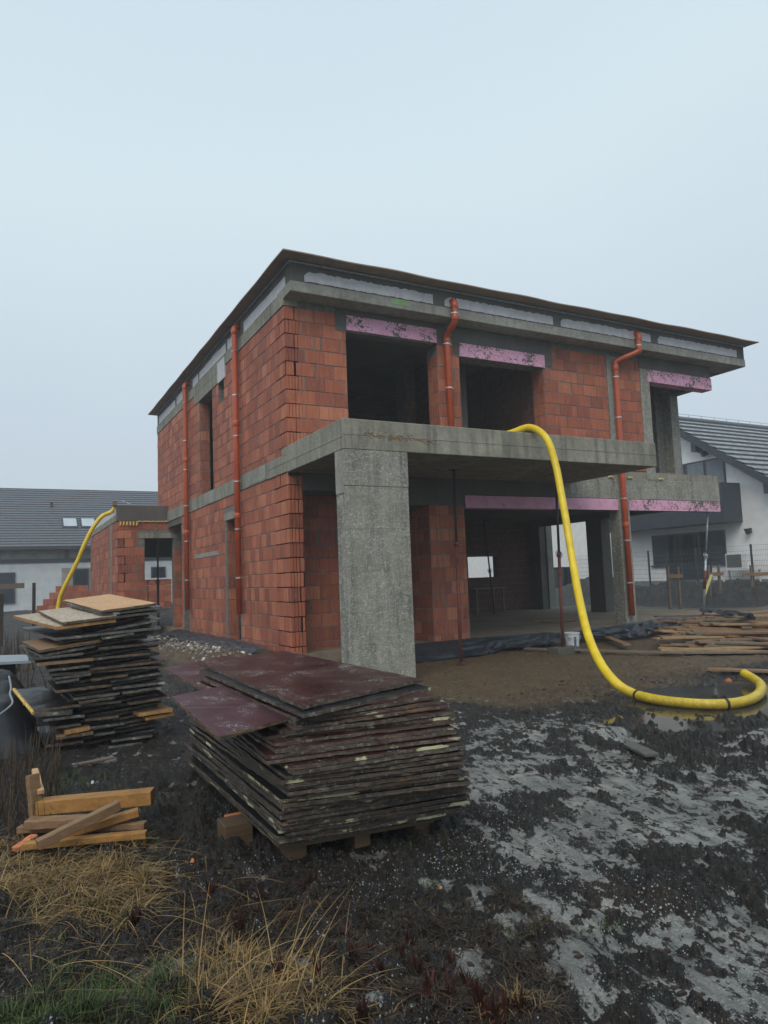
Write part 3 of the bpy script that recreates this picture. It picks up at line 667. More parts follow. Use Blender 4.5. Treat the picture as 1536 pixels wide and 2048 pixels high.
mb = MB(); mb.box(4.238, 4.247, 9.03, 9.30, 2.72, 3.34); part('plaster_patch', mb, 'concrete_light')
# ground floor front: corner return, recess, pier, columns, lower beam
mb = MB(); mb.box(FX, 4.52, FY, 12.0, -.1, 3.34); courses(mb, PF(FY), FX - .009, 4.529, SL - .2, 3.3, .14, seed=31, rib_all=True, tone0=.1); courses(mb, PR(4.52), FY, 12.0, SL - .1, 3.3, .14, seed=32)
mb.box(4.52, 5.95, 12.0, 12.25, -.1, 3.34); courses(mb, PF(12.0), 4.53, 5.95, SL - .1, 3.3, .14, seed=33, tone0=-.05); mb.box(5.95, 7.3, 12.0, 12.25, 2.85, 3.34)
mb.box(5.95, 7.3, 13.6, 13.8, .1, 3.34)
part('wall', mb, BM, 'recessed entrance wall of dark red blocks')
mb = MB(); mb.box(7.07, 7.88, FY, 12.25, .1, 2.83); courses(mb, PF(FY), 7.07, 7.88, SL + .0, 2.82, .14, seed=34, tone0=.12, length=.29); courses(mb, PS(7.07), FY, 12.25, SL, 2.82, .14, seed=35, length=.45, tone0=-.1)
part('brick_pier', mb, BM, 'red block pier between entrance and open living room')
mb = MB(); mb.box(4.52, 10.2, FY - .001, FY + .25, 3.05, 3.36); mb.box(7.07, 7.9, FY - .005, FY + .24, 2.83, 3.05); mb.box(4.52, 7.3, FY + .28, 12.0, 3.05, 3.34); mb.box(5.95, 7.07, FY + .0, FY + .25, 2.83, 3.05)
part('entrance_beam', mb, 'concrete_dark')
mb = MB(); mb.box(10.2, 14.82, FY - .01, FY + .25, 3.045, 3.50); part('lower_beam', mb, 'concrete_fleck', 'rough concrete beam above the open living room', bevel=.01)
mb = MB(); mb.box(14.82, 15.5, FY - .01, FY + .25, 3.045, 3.51); part('beam_end', mb, 'concrete_light', 'paler end block of the lower beam', bevel=.008)
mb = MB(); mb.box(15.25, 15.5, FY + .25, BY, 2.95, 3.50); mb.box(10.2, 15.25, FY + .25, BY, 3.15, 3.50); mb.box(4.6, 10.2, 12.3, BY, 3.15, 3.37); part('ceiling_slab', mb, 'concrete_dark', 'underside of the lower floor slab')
for x0, x1 in ((7.9, 10.24), (10.25, 12.35), (12.36, 15.46)):
    mb = MB(); mb.box(x0, x1, FY - .03, FY - .012 if x0 > 10 else FY + .22, 2.79, 3.035); part('insulation_strip', mb, 'pink_clean' if x0 < 12.3 else 'pink', 'pink insulation strip along the lower beam')
mb = MB(); mb.box(7.9, 15.45, FY - .01, FY + .22, 2.80, 3.04); part('beam_core', mb, 'concrete_dark')
mb = MB(); mb.box(12.0, 12.33, FY - .045, FY + .25, .0, 3.05); part('column', mb, 'concrete_fleck', 'concrete column behind the right downpipe', bevel=.01)
mb = MB(); mb.box(15.2, 15.55, 15.0, 15.6, .1, 2.96); part('column', mb, 'concrete_dark', 'dark rear column of the living room', bevel=.01)
mb = MB(); mb.box(15.72, 15.97, 17.95, 18.25, .1, 3.15); part('column', mb, 'concrete_light', 'pale concrete wall end at the back', bevel=.01)
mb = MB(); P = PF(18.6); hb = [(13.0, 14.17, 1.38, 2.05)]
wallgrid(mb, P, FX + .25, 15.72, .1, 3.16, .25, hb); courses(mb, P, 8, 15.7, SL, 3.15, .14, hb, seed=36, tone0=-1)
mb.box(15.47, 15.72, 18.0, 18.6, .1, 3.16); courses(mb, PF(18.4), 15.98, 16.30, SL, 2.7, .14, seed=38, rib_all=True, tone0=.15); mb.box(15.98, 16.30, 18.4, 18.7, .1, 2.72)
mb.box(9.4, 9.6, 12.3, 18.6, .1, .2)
mb.m = [1 if q else 0 for q in mb.m]; part('back_wall', mb, ['concrete_dark', 'brick_painted_shade'], 'back wall of the living room with a wide opening, room shade painted in')  # unlit room imitated by darkened block colour; real block tone unknown

# downpipes
def downpipe(pts, zs, axis, label, collars=()):
    mb = MB(); mb.tube(pts, .062, 16); 
    for c, d in collars: mb.tube([Vector(c) - Vector(d) * .06, Vector(c) - Vector(d) * .05, Vector(c) + Vector(d) * .05, Vector(c) + Vector(d) * .06], .071, 16, rs=[.064, .072, .072, .064])
    p = part('downpipe', mb, 'pipe', label, smooth=True)
    for (x, y, z) in zs:
        m = MB(); m.tube([(x, y, z - .012), (x, y, z + .012)], .0665, 16)
        if axis == 'y': m.box(x - .012, x + .012, y + .06, y + .115, z - .008, z + .008); m.box(x - .09, x - .06, y - .012, y + .012, z - .01, z + .01); m.box(x + .06, x + .09, y - .012, y + .012, z - .01, z + .01)
        else: m.box(x + .06, x + .09, y - .012, y + .012, z - .008, z + .008); m.box(x - .012, x + .012, y - .09, y - .06, z - .01, z + .01)
        part('pipe_clamp', m, 'steel', parent=p)
Z3 = (0, 0, 1)
a = catmull([(7.56, 10.99, 6.73), (7.56, 10.90, 6.74), (7.56, 10.845, 6.69), (7.56, 10.845, 6.55), (7.56, 10.845, 6.38)], 5)[:-1] + catmull([(7.56, 10.845, 6.38), (7.565, 10.90, 6.30), (7.58, 11.13, 6.20), (7.59, 11.21, 6.10), (7.60, 11.215, 5.9)], 5)[:-1] + [(7.60, 11.215, 5.9), (7.61, 11.215, 3.80)]
downpipe(a, [(7.60, 11.215, 6.0), (7.605, 11.215, 5.12), (7.56, 10.845, 6.48)], 'y', 'orange downpipe between the two left upper openings', [((7.56, 10.845, 6.64), Z3), ((7.56, 10.845, 6.40), Z3), ((7.60, 11.215, 6.07), Z3)])
a = catmull([(12.53, 10.99, 6.75), (12.53, 10.90, 6.76), (12.53, 10.845, 6.70), (12.52, 10.845, 6.55), (12.52, 10.845, 6.40)], 5)[:-1] + catmull([(12.52, 10.845, 6.40), (12.50, 10.87, 6.33), (12.16, 11.17, 6.17), (12.12, 11.20, 6.05), (12.12, 11.20, 5.9)], 5)[:-1] + [(12.12, 11.20, 5.9), (12.10, 11.19, 3.5), (12.09, 11.18, .47)]
downpipe(a, [(12.12, 11.20, 5.80), (12.11, 11.195, 4.87), (12.10, 11.19, 3.04), (12.095, 11.185, 2.11), (12.09, 11.18, 1.18), (12.52, 10.845, 6.47)], 'y', 'orange downpipe running down the right concrete column', [((12.53, 10.845, 6.64), Z3), ((12.12, 11.2, 6.0), Z3), ((12.095, 11.187, 2.45), Z3)])
for yy, zs, lb in ((13.92, (6.27, 5.34, 4.49, 3.55, 2.58, 1.6), 'orange downpipe on the side wall nearest the front corner'), (18.48, (6.28, 5.26, 4.49, 3.54, 2.62, 1.62), 'orange downpipe at the rear end of the side wall')):
    a = catmull([(FX + .06, yy, 6.80), (FX - .04, yy, 6.80), (FX - .11, yy, 6.74), (FX - .115, yy, 6.62)], 5)[:-1] + [(FX - .115, yy, 6.6), (FX - .115, yy + .01, 4.7), (FX - .115, yy + .02, .87)]
    downpipe(a, [(FX - .115, yy + .01, z) for z in zs], 'x', lb, [((FX - .115, yy, 6.68), Z3), ((FX - .115, yy + .01, 4.75), Z3), ((FX - .115, yy + .015, 2.85), Z3)])

# annex
an = house
mb = MB(); P = PF(21.4); ha = [(3.60, 4.42, .0, 2.90)]
wallgrid(mb, P, 2.86, 4.75, .1, 3.40, .25, ha); courses(mb, P, 2.86, 4.75, SL, 3.38, .14, [(3.42, 4.62, 2.70, 3.08), (3.60, 4.42, 0, 2.9)], seed=41, tone0=-.12)
P = PS(2.86); wallgrid(mb, P, 21.4, 28.4, .1, 3.44, .25, []); courses(mb, P, 21.4, 28.4, SL, 3.40, .14, [(22.72, 22.98, 0, 4)], seed=42, tone0=-.1, length=.373)
part('wall', mb, BM, 'annex walls of red clay blocks')
mb = MB(); mb.box(3.40, 4.64, 21.385, 21.62, 2.90, 3.06); part('lintel', mb, 'concrete', 'concrete lintel over the annex doorway')
mb = MB(); mb.box(2.84, 4.26, 21.38, 21.64, 3.40, 3.86); part('annex_beam', mb, 'concrete_dark', 'deep concrete beam above the annex doorway', bevel=.008)
mb = MB(); mb.box(2.84, 3.1, 21.64, 28.42, 3.42, 3.60); mb.box(2.85, 3.05, 22.7, 23.0, .1, 3.5); part('ring_beam', mb, 'concrete', 'annex side beam and slender column')
mb = MB(); mb.box(2.845, 3.10, 21.64, 28.42, 3.60, 3.82); part('parapet_block', mb, 'aac', 'white aerated blocks along the annex edge')
mb = MB(); mb.box(3.1, 9.0, 21.64, 28.4, 3.3, 3.36); part('annex_roof', mb, 'concrete_dark')
mb = MB(); mb.box(2.86, 9.0, 28.4, 28.6, 2.62, 3.42); mb.box(6.4, 9.0, 28.4, 28.6, .2, 2.62); mb.box(2.86, 3.9, 28.4, 28.6, .2, 2.62); mb.box(6.6, 6.8, 21.7, 28.4, .1, 3.4); part('rear_wall', mb, 'concrete_dark')
mb = MB()
for i in range(6): mb.tube([(2.93 + .09 * i, 21.37, 3.385), (2.94 + .09 * i, 21.365, 3.33), (2.93 + .09 * i, 21.37, 3.27)], .028, 7)
for i in range(16): mb.tube([(3.4 + .06 * i, 21.37, 3.385 + .012 * math.sin(i * 2)), (3.46 + .06 * i, 21.37, 3.385 + .01 * math.sin(i * 3))], .018, 6)
part('foam_bead', mb, 'foam', 'yellow mounting foam under the annex beam')
t = empty('roof_stub', (2.85, 21.6, 3.86), 'small brown timber stub with white flashing on the annex roof corner', 'timber')
mb = MB(); mb.bar((2.80, 21.45, 3.92), (2.95, 22.8, 3.97), .12, .12); mb.build('board', 'wood_aged', t); mb = MB(); mb.bar((3.0, 21.4, 3.98), (3.22, 21.42, 3.88), .08, .02); mb.build('flashing', 'white_plastic', t)

# small foam beads beside the loggia floor
mb = MB(); rnd = random.Random(5)
for x in (11.75, 12.35, 13.35): mb.tube([(x, FY - .03, 3.52), (x + .07, FY - .035, 3.535), (x + .16, FY - .03, 3.525)], .022, 6)
part('foam_bead', mb, 'cream')

# foil hanging over the slab edge
def crumple(name, pts_top, pts_bot, mat, label, cat, amp=.05, nu=80, nv=10, seed=1, thick=.004):
    mb = MB(); b = 0; rnd = np.random.RandomState(seed); tp = catmull(pts_top, 20); bt = catmull(pts_bot, 20)
    def pick(c, t): i = t * (len(c) - 1); j = min(int(i), len(c) - 2); return c[j].lerp(c[j + 1], i - j)
    for j in range(nv + 1):
        for i in range(nu + 1):
            t = i / nu; p = pick(tp, t).lerp(pick(bt, t), j / nv); s_ = t * (pts_top[-1] - pts_top[0]).length
            n1 = float(fbm(np.array([s_ * 1.0]), np.array([j / nv * 2.0]), 2.2, 4, seed)[0]); n2 = float(fbm(np.array([s_ * 1.3 + 9]), np.array([j / nv * 3.0]), 2.6, 4, seed + 5)[0])
            e = .3 + .7 * j / nv; mb.v.append((p.x, p.y - abs(n1) * amp * 2 * e, p.z + n2 * amp * e))
    for j in range(nv):
        for i in range(nu):
            q = j * (nu + 1) + i; mb.f.append((q, q + nu + 1, q + nu + 2, q + 1)); mb.m.append(0); mb.t.append(.5)
    o = mb.build(name, mat, origin=pts_top[0]); md = o.modifiers.new('t', 'SOLIDIFY'); md.thickness = thick
    tag(o, label, cat); return o
crumple('membrane_sheet', [Vector((5.2, 11.27, .285)), Vector((7.9, 11.26, .285)), Vector((9.5, 11.26, .27)), Vector((10.0, 11.2, .25))], [Vector((5.2, 10.75, .0)), Vector((7.7, 10.85, .0)), Vector((8.3, 10.98, .04)), Vector((10.0, 11.0, .08))], 'foil', 'blue-black membrane sheet hanging over the slab edge by the block pier', 'plastic sheet', seed=3)
crumple('membrane_sheet', [Vector((10.2, 11.2, .25)), Vector((12.1, 11.1, .33)), Vector((13.0, 11.2, .36)), Vector((14.5, 11.3, .3))], [Vector((10.6, 10.95, .10)), Vector((11.8, 10.75, .10)), Vector((12.8, 10.9, .16)), Vector((14.3, 11.0, .2))], 'foil', 'crumpled dark membrane heaped at the foot of the right column', 'plastic sheet', amp=.10, seed=6)
crumple('membrane_sheet', [Vector((4.1, 12.2, .36)), Vector((4.15, 14, .36)), Vector((4.15, 17, .34)), Vector((4.1, 19.3, .34))], [Vector((3.7, 12.2, .22)), Vector((3.65, 14, .25)), Vector((3.7, 17, .24)), Vector((3.6, 19.3, .24))], 'foil', 'dirty dark membrane lying along the foot of the side wall', 'plastic sheet', amp=.06, seed=9)

# ------------------------------------------------------------------ steel props
def prop(base, top, label, lower='rust', upper='dark_steel', split=.45, r=.03, group='steel props under the slabs'):
    base, top = Vector(base), Vector(top); t = empty('steel_prop', base, label, 'steel prop', group); md = base.lerp(top, split)
    m = MB(); m.tube([base, md], r, 12); m.build('outer_tube', lower, t, smooth=True)
    m = MB(); m.tube([md, top], r * .78, 12); m.build('inner_tube', upper, t, smooth=True)
    m = MB(); m.box(base.x - .06, base.x + .06, base.y - .06, base.y + .06, base.z - .004, base.z + .006); m.build('base_plate', lower, t)
    m = MB(); m.box(top.x - .09, top.x + .09, top.y - .06, top.y + .06, top.z - .008, top.z); m.build('head_plate', upper, t)
    m = MB(); m.tube([md - Vector((0, 0, .03)), md + Vector((0, 0, .05))], r * 1.35, 12)
    lp = [md + Vector((.075 * math.cos(a), .02 * math.sin(a), .075 * math.sin(a) + .01)) for a in [i * math.pi / 6 for i in range(13)]]; m.tube(lp, .006, 6)
    m.build('collar', lower, t, smooth=True)
prop((6.76, 10.01, .02), (6.98, 10.28, 3.35), 'dark red steel prop standing in the sand beside the broad pillar', split=.60)
prop((9.03, 10.03, .115), (9.30, 10.25, 3.35), 'dark red steel prop standing on a grey block behind the yellow hose', split=.52)
prop((15.33, 11.9, .26), (15.2, 11.45, 2.79), 'silver and red steel prop under the far right end of the lower beam', 'galv', 'galv', .58, group=None)
m = MB(); m.tube([Vector((15.33, 11.9, .26)).lerp(Vector((15.2, 11.45, 2.79)), .26), Vector((15.33, 11.9, .26)).lerp(Vector((15.2, 11.45, 2.79)), .44)], .034, 12)
o_ = [x for x in bpy.data.objects if x.name.startswith('steel_prop')][-1]; m.build('red_sleeve', 'rust', o_, smooth=True)
prop((13.2, 17.6, .28), (12.75, 17.3, 3.15), 'dark leaning steel prop inside the living room, nearer the middle', 'dark_steel', 'dark_steel')
prop((12.1, 17.9, .28), (12.1, 17.9, 3.15), 'dark upright steel prop inside the living room, seen before the back opening', 'dark_steel', 'dark_steel')
prop((4.17, 22.5, .25), (4.17, 22.5, 3.3), 'dark thin steel prop inside the annex doorway', 'dark_steel', 'dark_steel', r=.035)
g = GZ(1118, 1314, .0); mb = MB(); mb.box(8.78, 9.32, 9.88, 10.16, -.02, .11); tag(mb.build('concrete_block', 'grey_block', bevel=.008, origin=(9.03, 10.03, 0)), 'grey concrete block under the foot of the prop by the hose', 'block')

# ------------------------------------------------------------------ bucket
bc = Vector((9.62, 10.42, .02)); t = empty('bucket', bc, 'white plastic building bucket with printed label beside the prop', 'bucket')
m = MB(); m.tube([bc, bc + Vector((0, 0, .01)), bc + Vector((0, 0, .25)), bc + Vector((0, 0, .29))], .13, 28, cap=False, rs=[.118, .12, .142, .145]); m.face([bc + Vector((.118 * math.cos(i * .2244), .118 * math.sin(i * .2244), .004)) for i in range(28)]); m.face([bc + Vector((.136 * math.cos(i * .2244), .136 * math.sin(i * .2244), .22)) for i in range(28)], 1)
m.build('body', ['white_plastic', 'grey_block'], t, smooth=True)
m = MB(); m.tube([bc + Vector((0, 0, .268)), bc + Vector((0, 0, .292))], .150, 28, cap=False); o = m.build('rim', 'white_plastic', t, smooth=True); o.modifiers.new('s', 'SOLIDIFY').thickness = .008
m = MB(); m.tube([bc + Vector((.152 * math.cos(a), .152 * math.sin(a) - .01, .27 - .10 * math.sin(max(0, min(math.pi, -a))))) for a in [-math.pi * i / 14 for i in range(15)]], .004, 6); m.build('handle', 'steel', t, smooth=True)
def decal(mb, a0, a1, z0, z1, mi=0, r=.1455):
    n = 6
    for i in range(n):
        p = [];
        for a, z in ((a0 + (a1 - a0) * i / n, z0), (a0 + (a1 - a0) * (i + 1) / n, z0), (a0 + (a1 - a0) * (i + 1) / n, z1), (a0 + (a1 - a0) * i / n, z1)):
            rr = .1215 + (z - .01) / .24 * .0225; p.append(bc + Vector((rr * math.cos(a), rr * math.sin(a), z)))
        mb.face(p, mi)
m = MB(); av = math.atan2(-bc.y, -bc.x)
decal(m, av + .25, av + .62, .05, .22, 1)
for i in range(9): decal(m, av + .29, av + .58 - .05 * (i % 3), .065 + .017 * i, .071 + .017 * i, 0)
for i, x in enumerate((-.62, -.50, -.38, -.24)):
    decal(m, av + x, av + x + .025, .15, .20, 0); decal(m, av + x, av + x + .09, .19, .20, 0) if i % 2 else decal(m, av + x, av + x + .09, .15, .158, 0)
m.build('printed_label', ['ink_black', 'ink_blue'], t)

# ------------------------------------------------------------------ yellow hoses
t = empty('suction_hose', (7.7, 9.0, 3.8), 'thick yellow hose hanging from the balcony and curling across the puddle', 'hose')
def depth(px, py, d): q = _ray(px, py); return Vector((q[0] * d, q[1] * d, EYE + q[2] * d))
hp = [Vector((7.45, 11.9, 3.72)), Vector((7.55, 11.0, 3.83)), Vector((7.55, 10.0, 3.865)), Vector((7.60, 9.4, 3.87)), Vector((7.72, 9.05, 3.90)), depth(1092, 876, 11.35), depth(1110, 925, 11.2), depth(1122, 985, 11.0), depth(1136, 1065, 10.7), depth(1148, 1140, 10.4), depth(1160, 1205, 9.95), depth(1176, 1270, 9.4), depth(1200, 1325, 8.85), depth(1232, 1366, 8.4)] + HG
hc = catmull(hp, 10); m = MB(); m.tube(hc, .057, 20, cap=False); o = m.build('hose_body', 'yellow', t, smooth=True); o.modifiers.new('s', 'SOLIDIFY').thickness = .006
for q in (142, 171): 
    m = MB(); m.tube([hc[q], hc[q + 1]], .0595, 20, cap=False); m.build('joint_band', 'black_plastic', t, smooth=True)
t = empty('suction_hose', (1.4, 22.4, .6), 'thinner yellow hose arching down from the annex roof corner', 'hose')
m = MB(); hp = [Vector((3.2, 21.9, 3.9)), Vector((2.9, 21.9, 3.9)), GY(222, 1024, 22.0), GY(205, 1032, 22.0), GY(188, 1052, 22.0), GY(172, 1082, 22.0), GY(155, 1122, 22.1), GY(140, 1152, 22.2), GY(126, 1180, 22.3), GY(118, 1205, 22.4), GY(114, 1235, 22.4)]
m.tube(catmull(hp[1:], 8), .06, 14); m.build('hose_body', 'yellow', t, smooth=True)

# ------------------------------------------------------------------ front stack of formwork sheets
ST = []
def lerp_tab(tab, v):
    for (a, pa), (b, pb) in zip(tab, tab[1:]):
        if a <= v <= b: u = (v - a) / (b - a); return tuple(x + (y - x) * u for x, y in zip(pa, pb))
    return tab[-1][1]
near = [(0, (556, 1684)), (.08, (560, 1666)), (.2, (568, 1640)), (.32, (556, 1612)), (.40, (570, 1592)), (.55, (572, 1556)), (.63, (562, 1533)), (.72, (545, 1503)), (.8, (540, 1470)), (.9, (590, 1440)), (1, (606, 1415))]
right = [(0, (912, 1622)), (.1, (922, 1604)), (.2, (936, 1578)), (.35, (934, 1560)), (.5, (930, 1525)), (.62, (926, 1490)), (.75, (912, 1450)), (.86, (896, 1415)), (1, (858, 1372))]
back = [(0, (372, 1512)), (.15, (376, 1492)), (.3, (380, 1470)), (.45, (385, 1440)), (.6, (390, 1415)), (.8, (395, 1380)), (1, (400, 1335))]
NS = 30; rnd = random.Random(12); nn_ = 1
edges_cycle = ['edge', 'edge_cream', 'edge', 'edge_some', 'edge_cream', 'edge_some', 'edge', 'edge_some']
layers = []
for k in range(NS):
    v = k / (NS - 1) * .93; z = .125 + .0226 * k + rnd.uniform(-.003, .003)
    n, r_, b = lerp_tab(near, v), lerp_tab(right, v), lerp_tab(back, v)
    jx = rnd.choice((-16, -6, -3, 0, 0, 3, 8, 18)); A = GZ(n[0] + jx + rnd.uniform(-6, 6), n[1], z + .01); B = GZ(r_[0] + jx * .5 + rnd.uniform(-12, 12), r_[1], z + .01 + .03 * v); Cc = GZ(b[0] + rnd.uniform(-12, 10), b[1], z + .01 + .09 * v)
    A.z = z; B.z = z + .05 * v + rnd.uniform(-.004, .004); Cc.z = z + .09 * v
    layers.append((A, B, B + Cc - A, Cc, 'film_black' if k < 20 else 'film_brown', edges_cycle[k % 8] if k not in (1, 4) else 'edge_cream'))
# two plum sheets and the brown top sheet read from the pile
zt = .125 + .0226 * NS + .006
def q4(pp): return [GZ(x, y, z) for x, y, z in pp]
a = q4([(438, 1474, zt - .055), (700, 1402, zt - .02), (640, 1325, zt + .03), (343, 1393, zt + .02)]); a[2] = a[1] + a[3] - a[0]; layers.append((*a, 'film_plum', 'edge_brown'))
a = q4([(438, 1396, zt - .0), (600, 1352, zt + .015), (480, 1312, zt + .03), (326, 1336, zt + .04)]); a[2] = a[1] + a[3] - a[0]; layers.append((*a, 'film_plum', 'edge_brown'))
a = q4([(607, 1428, zt + .01), (862, 1374, zt + .04), (566, 1305, zt + .10), (399, 1340, zt + .09)]); layers.append((*a, 'film_black', 'edge_some'))
a = q4([(606, 1413, zt + .036), (845, 1358, zt + .072), (566, 1301, zt + .135), (398, 1325, zt + .118)]); layers.append((*a, 'film_brown', 'edge'))
total = len(layers)
def sheet(nm, c, th, top, edge, label, cat, group=None, rag=.004, seed=0, nside=10):
    rn = random.Random(seed); c = [Vector(q) for q in c]; ctr = sum(c, Vector()) / 4; ring = []
    for i in range(4):
        a_, b_ = c[i], c[(i + 1) % 4]
        for j in range(nside):
            p = a_.lerp(b_, j / nside); 
            out = (p - ctr); out.z = 0; out.normalize(); ring.append(p + out * (rn.uniform(-rag, rag) if j else 0) + Vector((0, 0, rn.uniform(-.0015, .0015))))
    n = len(ring); m = MB(); m.v = [tuple(p) for p in ring] + [tuple(p - Vector((0, 0, th)) + Vector((rn.uniform(-rag, rag) * .6, rn.uniform(-rag, rag) * .6, 0))) for p in ring]
    m.f = [tuple(range(n)), tuple(reversed(range(n, 2 * n)))]; m.m = [0, 0]
    for i in range(n): j = (i + 1) % n; m.f.append((i, n + i, n + j, j)); m.m.append(1)
    m.t = [.5] * len(m.f)
    return tag(m.build(nm, [top, edge], origin=ctr), label, cat, group)
desc = {'edge': 'dark weathered edge', 'edge_cream': 'cream foam residue along its edge', 'edge_some': 'grey flecked edge', 'edge_brown': 'worn brown edge'}
for k, (A, B, D, Cc, top, edge) in enumerate(layers):
    i = total - k
    lab = f'{ordn(i)} plywood sheet from the top of the front stack, {desc[edge]}'
    if i == 1: lab = 'brown film-faced plywood sheet topmost on the front stack, wet and scuffed'
    if i == 3: lab = 'small plum plywood sheet at the back left of the front stack'
    if i == 4: lab = 'plum plywood sheet with frost grains jutting left from the front stack'
    sheet('plywood_sheet', (A, B, D, Cc), (.017, .019, .021)[k % 3], top, edge, lab, 'plywood sheet', 'plywood sheets of the front stack', .0045, k, 26)
# pallet beneath
A, B, D, Cc = layers[0][:4]; t = empty('wooden_pallet', (A + D) / 2 * 1.0 - Vector((0, 0, .12)), 'wooden pallet under the front stack of plywood sheets', 'pallet')
u_ = (B - A).normalized(); v_ = (Cc - A).normalized(); za = Vector((0, 0, 1))
for s_ in (.12, .75, 1.4, 1.95):
    m = MB(); p = A + v_ * s_ + u_ * .05; p.z = .085; q = p + u_ * ((B - A).length - .12); m.bar(p, q, .13, .03); m.build('deck_board', 'wood_pallet', t, bevel=.003)
for s_ in (.12, .5, .88):
    m = MB(); p = A + u_ * (s_ * (B - A).length * .96 + .03) + v_ * .10; p.z = .03; q = p + v_ * 2.1; m.bar(p, q, .10, .085); m.build('bearer', 'wood_pallet', t, bevel=.004)
m = MB(); p = GZ(485, 1668, .02); m.box(p.x - .12, p.x + .05, p.y - .05, p.y + .12, -.04, .10); tag(m.build('timber_block', 'wood_pallet', bevel=.006, origin=p), 'short square timber block poking out left of the front stack', 'timber')
m = MB(); p = GZ(472, 1640, .06); m.box(p.x - .06, p.x + .05, p.y - .03, p.y + .05, .04, .09); tag(m.build('brick_fragment', 'chip', bevel=.006, origin=p), 'orange brick fragment wedged left of the front stack', 'brick piece')

# ------------------------------------------------------------------ left stack of boards
def s2(x, y): return (x / 3.84, 1160 + y / 3.84)
Y2 = 7.35; bl = []
spec = [  # crop px: left x,y, right x,y, depth m, top, edge, front offset, back shift in x
 (780, 240, 1200, 172, 1.6, 'osb', 'edge_brown', 0, -.25, 'pale strand board topmost on the left stack'),
 (790, 262, 1245, 198, 1.2, 'film_black', 'edge_grey', .02, -.2, None),
 (480, 330, 900, 268, 1.3, 'osb_snow', 'edge_brown', -.02, -.2, 'frosted strand board lying left on top of the left stack'),
 (430, 362, 890, 296, 1.5, 'osb_snow', 'wood_fresh', .0, -.3, 'strand board with bright orange edge second on the left side of the left stack'),
 (810, 290, 1235, 232, 1.2, 'film_black', 'edge', .03, -.2, None), (880, 372, 1240, 290, 1.0, 'film_black', 'edge_grey', 0, -.1, None),
 (425, 452, 1235, 352, 1.5, 'film_black', 'edge_grey', .0, -.25, None), (790, 442, 1030, 398, .9, 'film_black', 'edge_grey', -.03, -.1, None),
 (300, 545, 770, 458, 1.0, 'wood_aged', 'edge_brown', -.02, -.1, None), (310, 580, 730, 492, 1.2, 'film_black', 'edge_grey', .0, -.1, None),
 (760, 520, 1280, 470, 1.2, 'film_black', 'edge', .02, -.1, None), (220, 605, 640, 555, 1.2, 'film_black', 'edge_grey', -.03, -.02, None),
 (280, 638, 718, 595, 1.1, 'film_black', 'wood_aged', -.02, -.05, None), (715, 600, 1155, 555, 1.3, 'film_black', 'edge', .02, -.05, None),
 (370, 688, 690, 648, 1.0, 'film_black', 'edge_grey', .0, 0, None), (690, 680, 1275, 612, 1.2, 'film_black', 'edge_brown', .0, 0, None),
 (385, 720, 1265, 655, 1.3, 'film_black', 'edge', .02, 0, None), (410, 752, 700, 712, 1.0, 'film_black', 'edge_grey', .0, 0, None),
 (430, 782, 605, 752, .8, 'film_black', 'edge_grey', -.02, 0, None), (700, 762, 980, 718, .9, 'film_black', 'edge_brown', -.03, 0, None),
 (850, 775, 1225, 705, 1.0, 'film_black', 'edge_grey', .02, 0, None), (430, 850, 850, 798, 1.0, 'film_black', 'edge_brown', -.01, 0, None),
 (868, 826, 1265, 778, 1.1, 'film_black', 'edge_grey', -.01, 0, None), (945, 860, 1305, 806, 1.0, 'film_black', 'edge_grey', -.02, 0, None),
 (570, 905, 920, 862, .9, 'film_black', 'edge_grey', .0, 0, None), (610, 935, 880, 893, .9, 'film_black', 'edge_brown', -.04, 0, None),
 (500, 965, 930, 925, 1.0, 'film_black', 'edge_grey', .0, 0, None), (1000, 945, 1290, 890, .8, 'film_black', 'edge_brown', -.04, 0, None),
 (265, 995, 560, 962, 1.5, 'film_black', 'edge_brown', -.04, -.2, None), (1065, 1028, 1330, 985, .8, 'wood_aged', 'wood_fresh', -.04, -.1, None),
 (1115, 1058, 1335, 1018, .8, 'wood_fresh', 'wood_fresh', -.02, -.1, None), (330, 1068, 650, 1035, 1.0, 'film_black', 'edge_grey', -.04, 0, None),
 (655, 1068, 912, 1038, .9, 'film_black', 'edge_brown', -.04, 0, None), (390, 1130, 620, 1098, 1.0, 'film_black', 'edge', .0, 0, None),
 (690, 1128, 955, 1092, .9, 'film_black', 'edge_grey', -.02, 0, None), (500, 1166, 692, 1126, .6, 'wood_aged', 'wood_fresh', -.06, 0, None),
 (428, 1210, 716, 1165, .9, 'wood_aged', 'edge_brown', -.05, 0, None), (725, 1182, 885, 1158, .8, 'film_black', 'edge_grey', .0, 0, None),
 (860, 1228, 1170, 1186, .8, 'film_black', 'edge_grey', -.03, 0, None), (350, 1268, 640, 1232, .9, 'film_black', 'edge_brown', .0, 0, None), (835, 1276, 1090, 1246, .8, 'film_black', 'edge_grey', -.05, 0, None)]
rnd = random.Random(33); items = []
for (x0, y0, x1, y1, dp, top, edge, fo, bs, lab) in spec:
    a = GY(*s2(x0, y0), Y2 + fo); b = GY(*s2(x1, y1), Y2 + fo); zm = (a.z + b.z) / 2; tl = (b.z - a.z) * .8
    a.z = zm - tl / 2; b.z = zm + tl / 2; h = zm; back_up = .075 * sm(.9, 1.3, h) + .02
    th = .024 if 'wood' not in edge else .03
    c = [a, b, b + Vector((bs + rnd.uniform(-.06, .06), dp, float(back_up))), a + Vector((bs + rnd.uniform(-.06, .06), dp, float(back_up)))]
    items.append([zm, c, th, top, edge, lab])
k = 0; z = .06
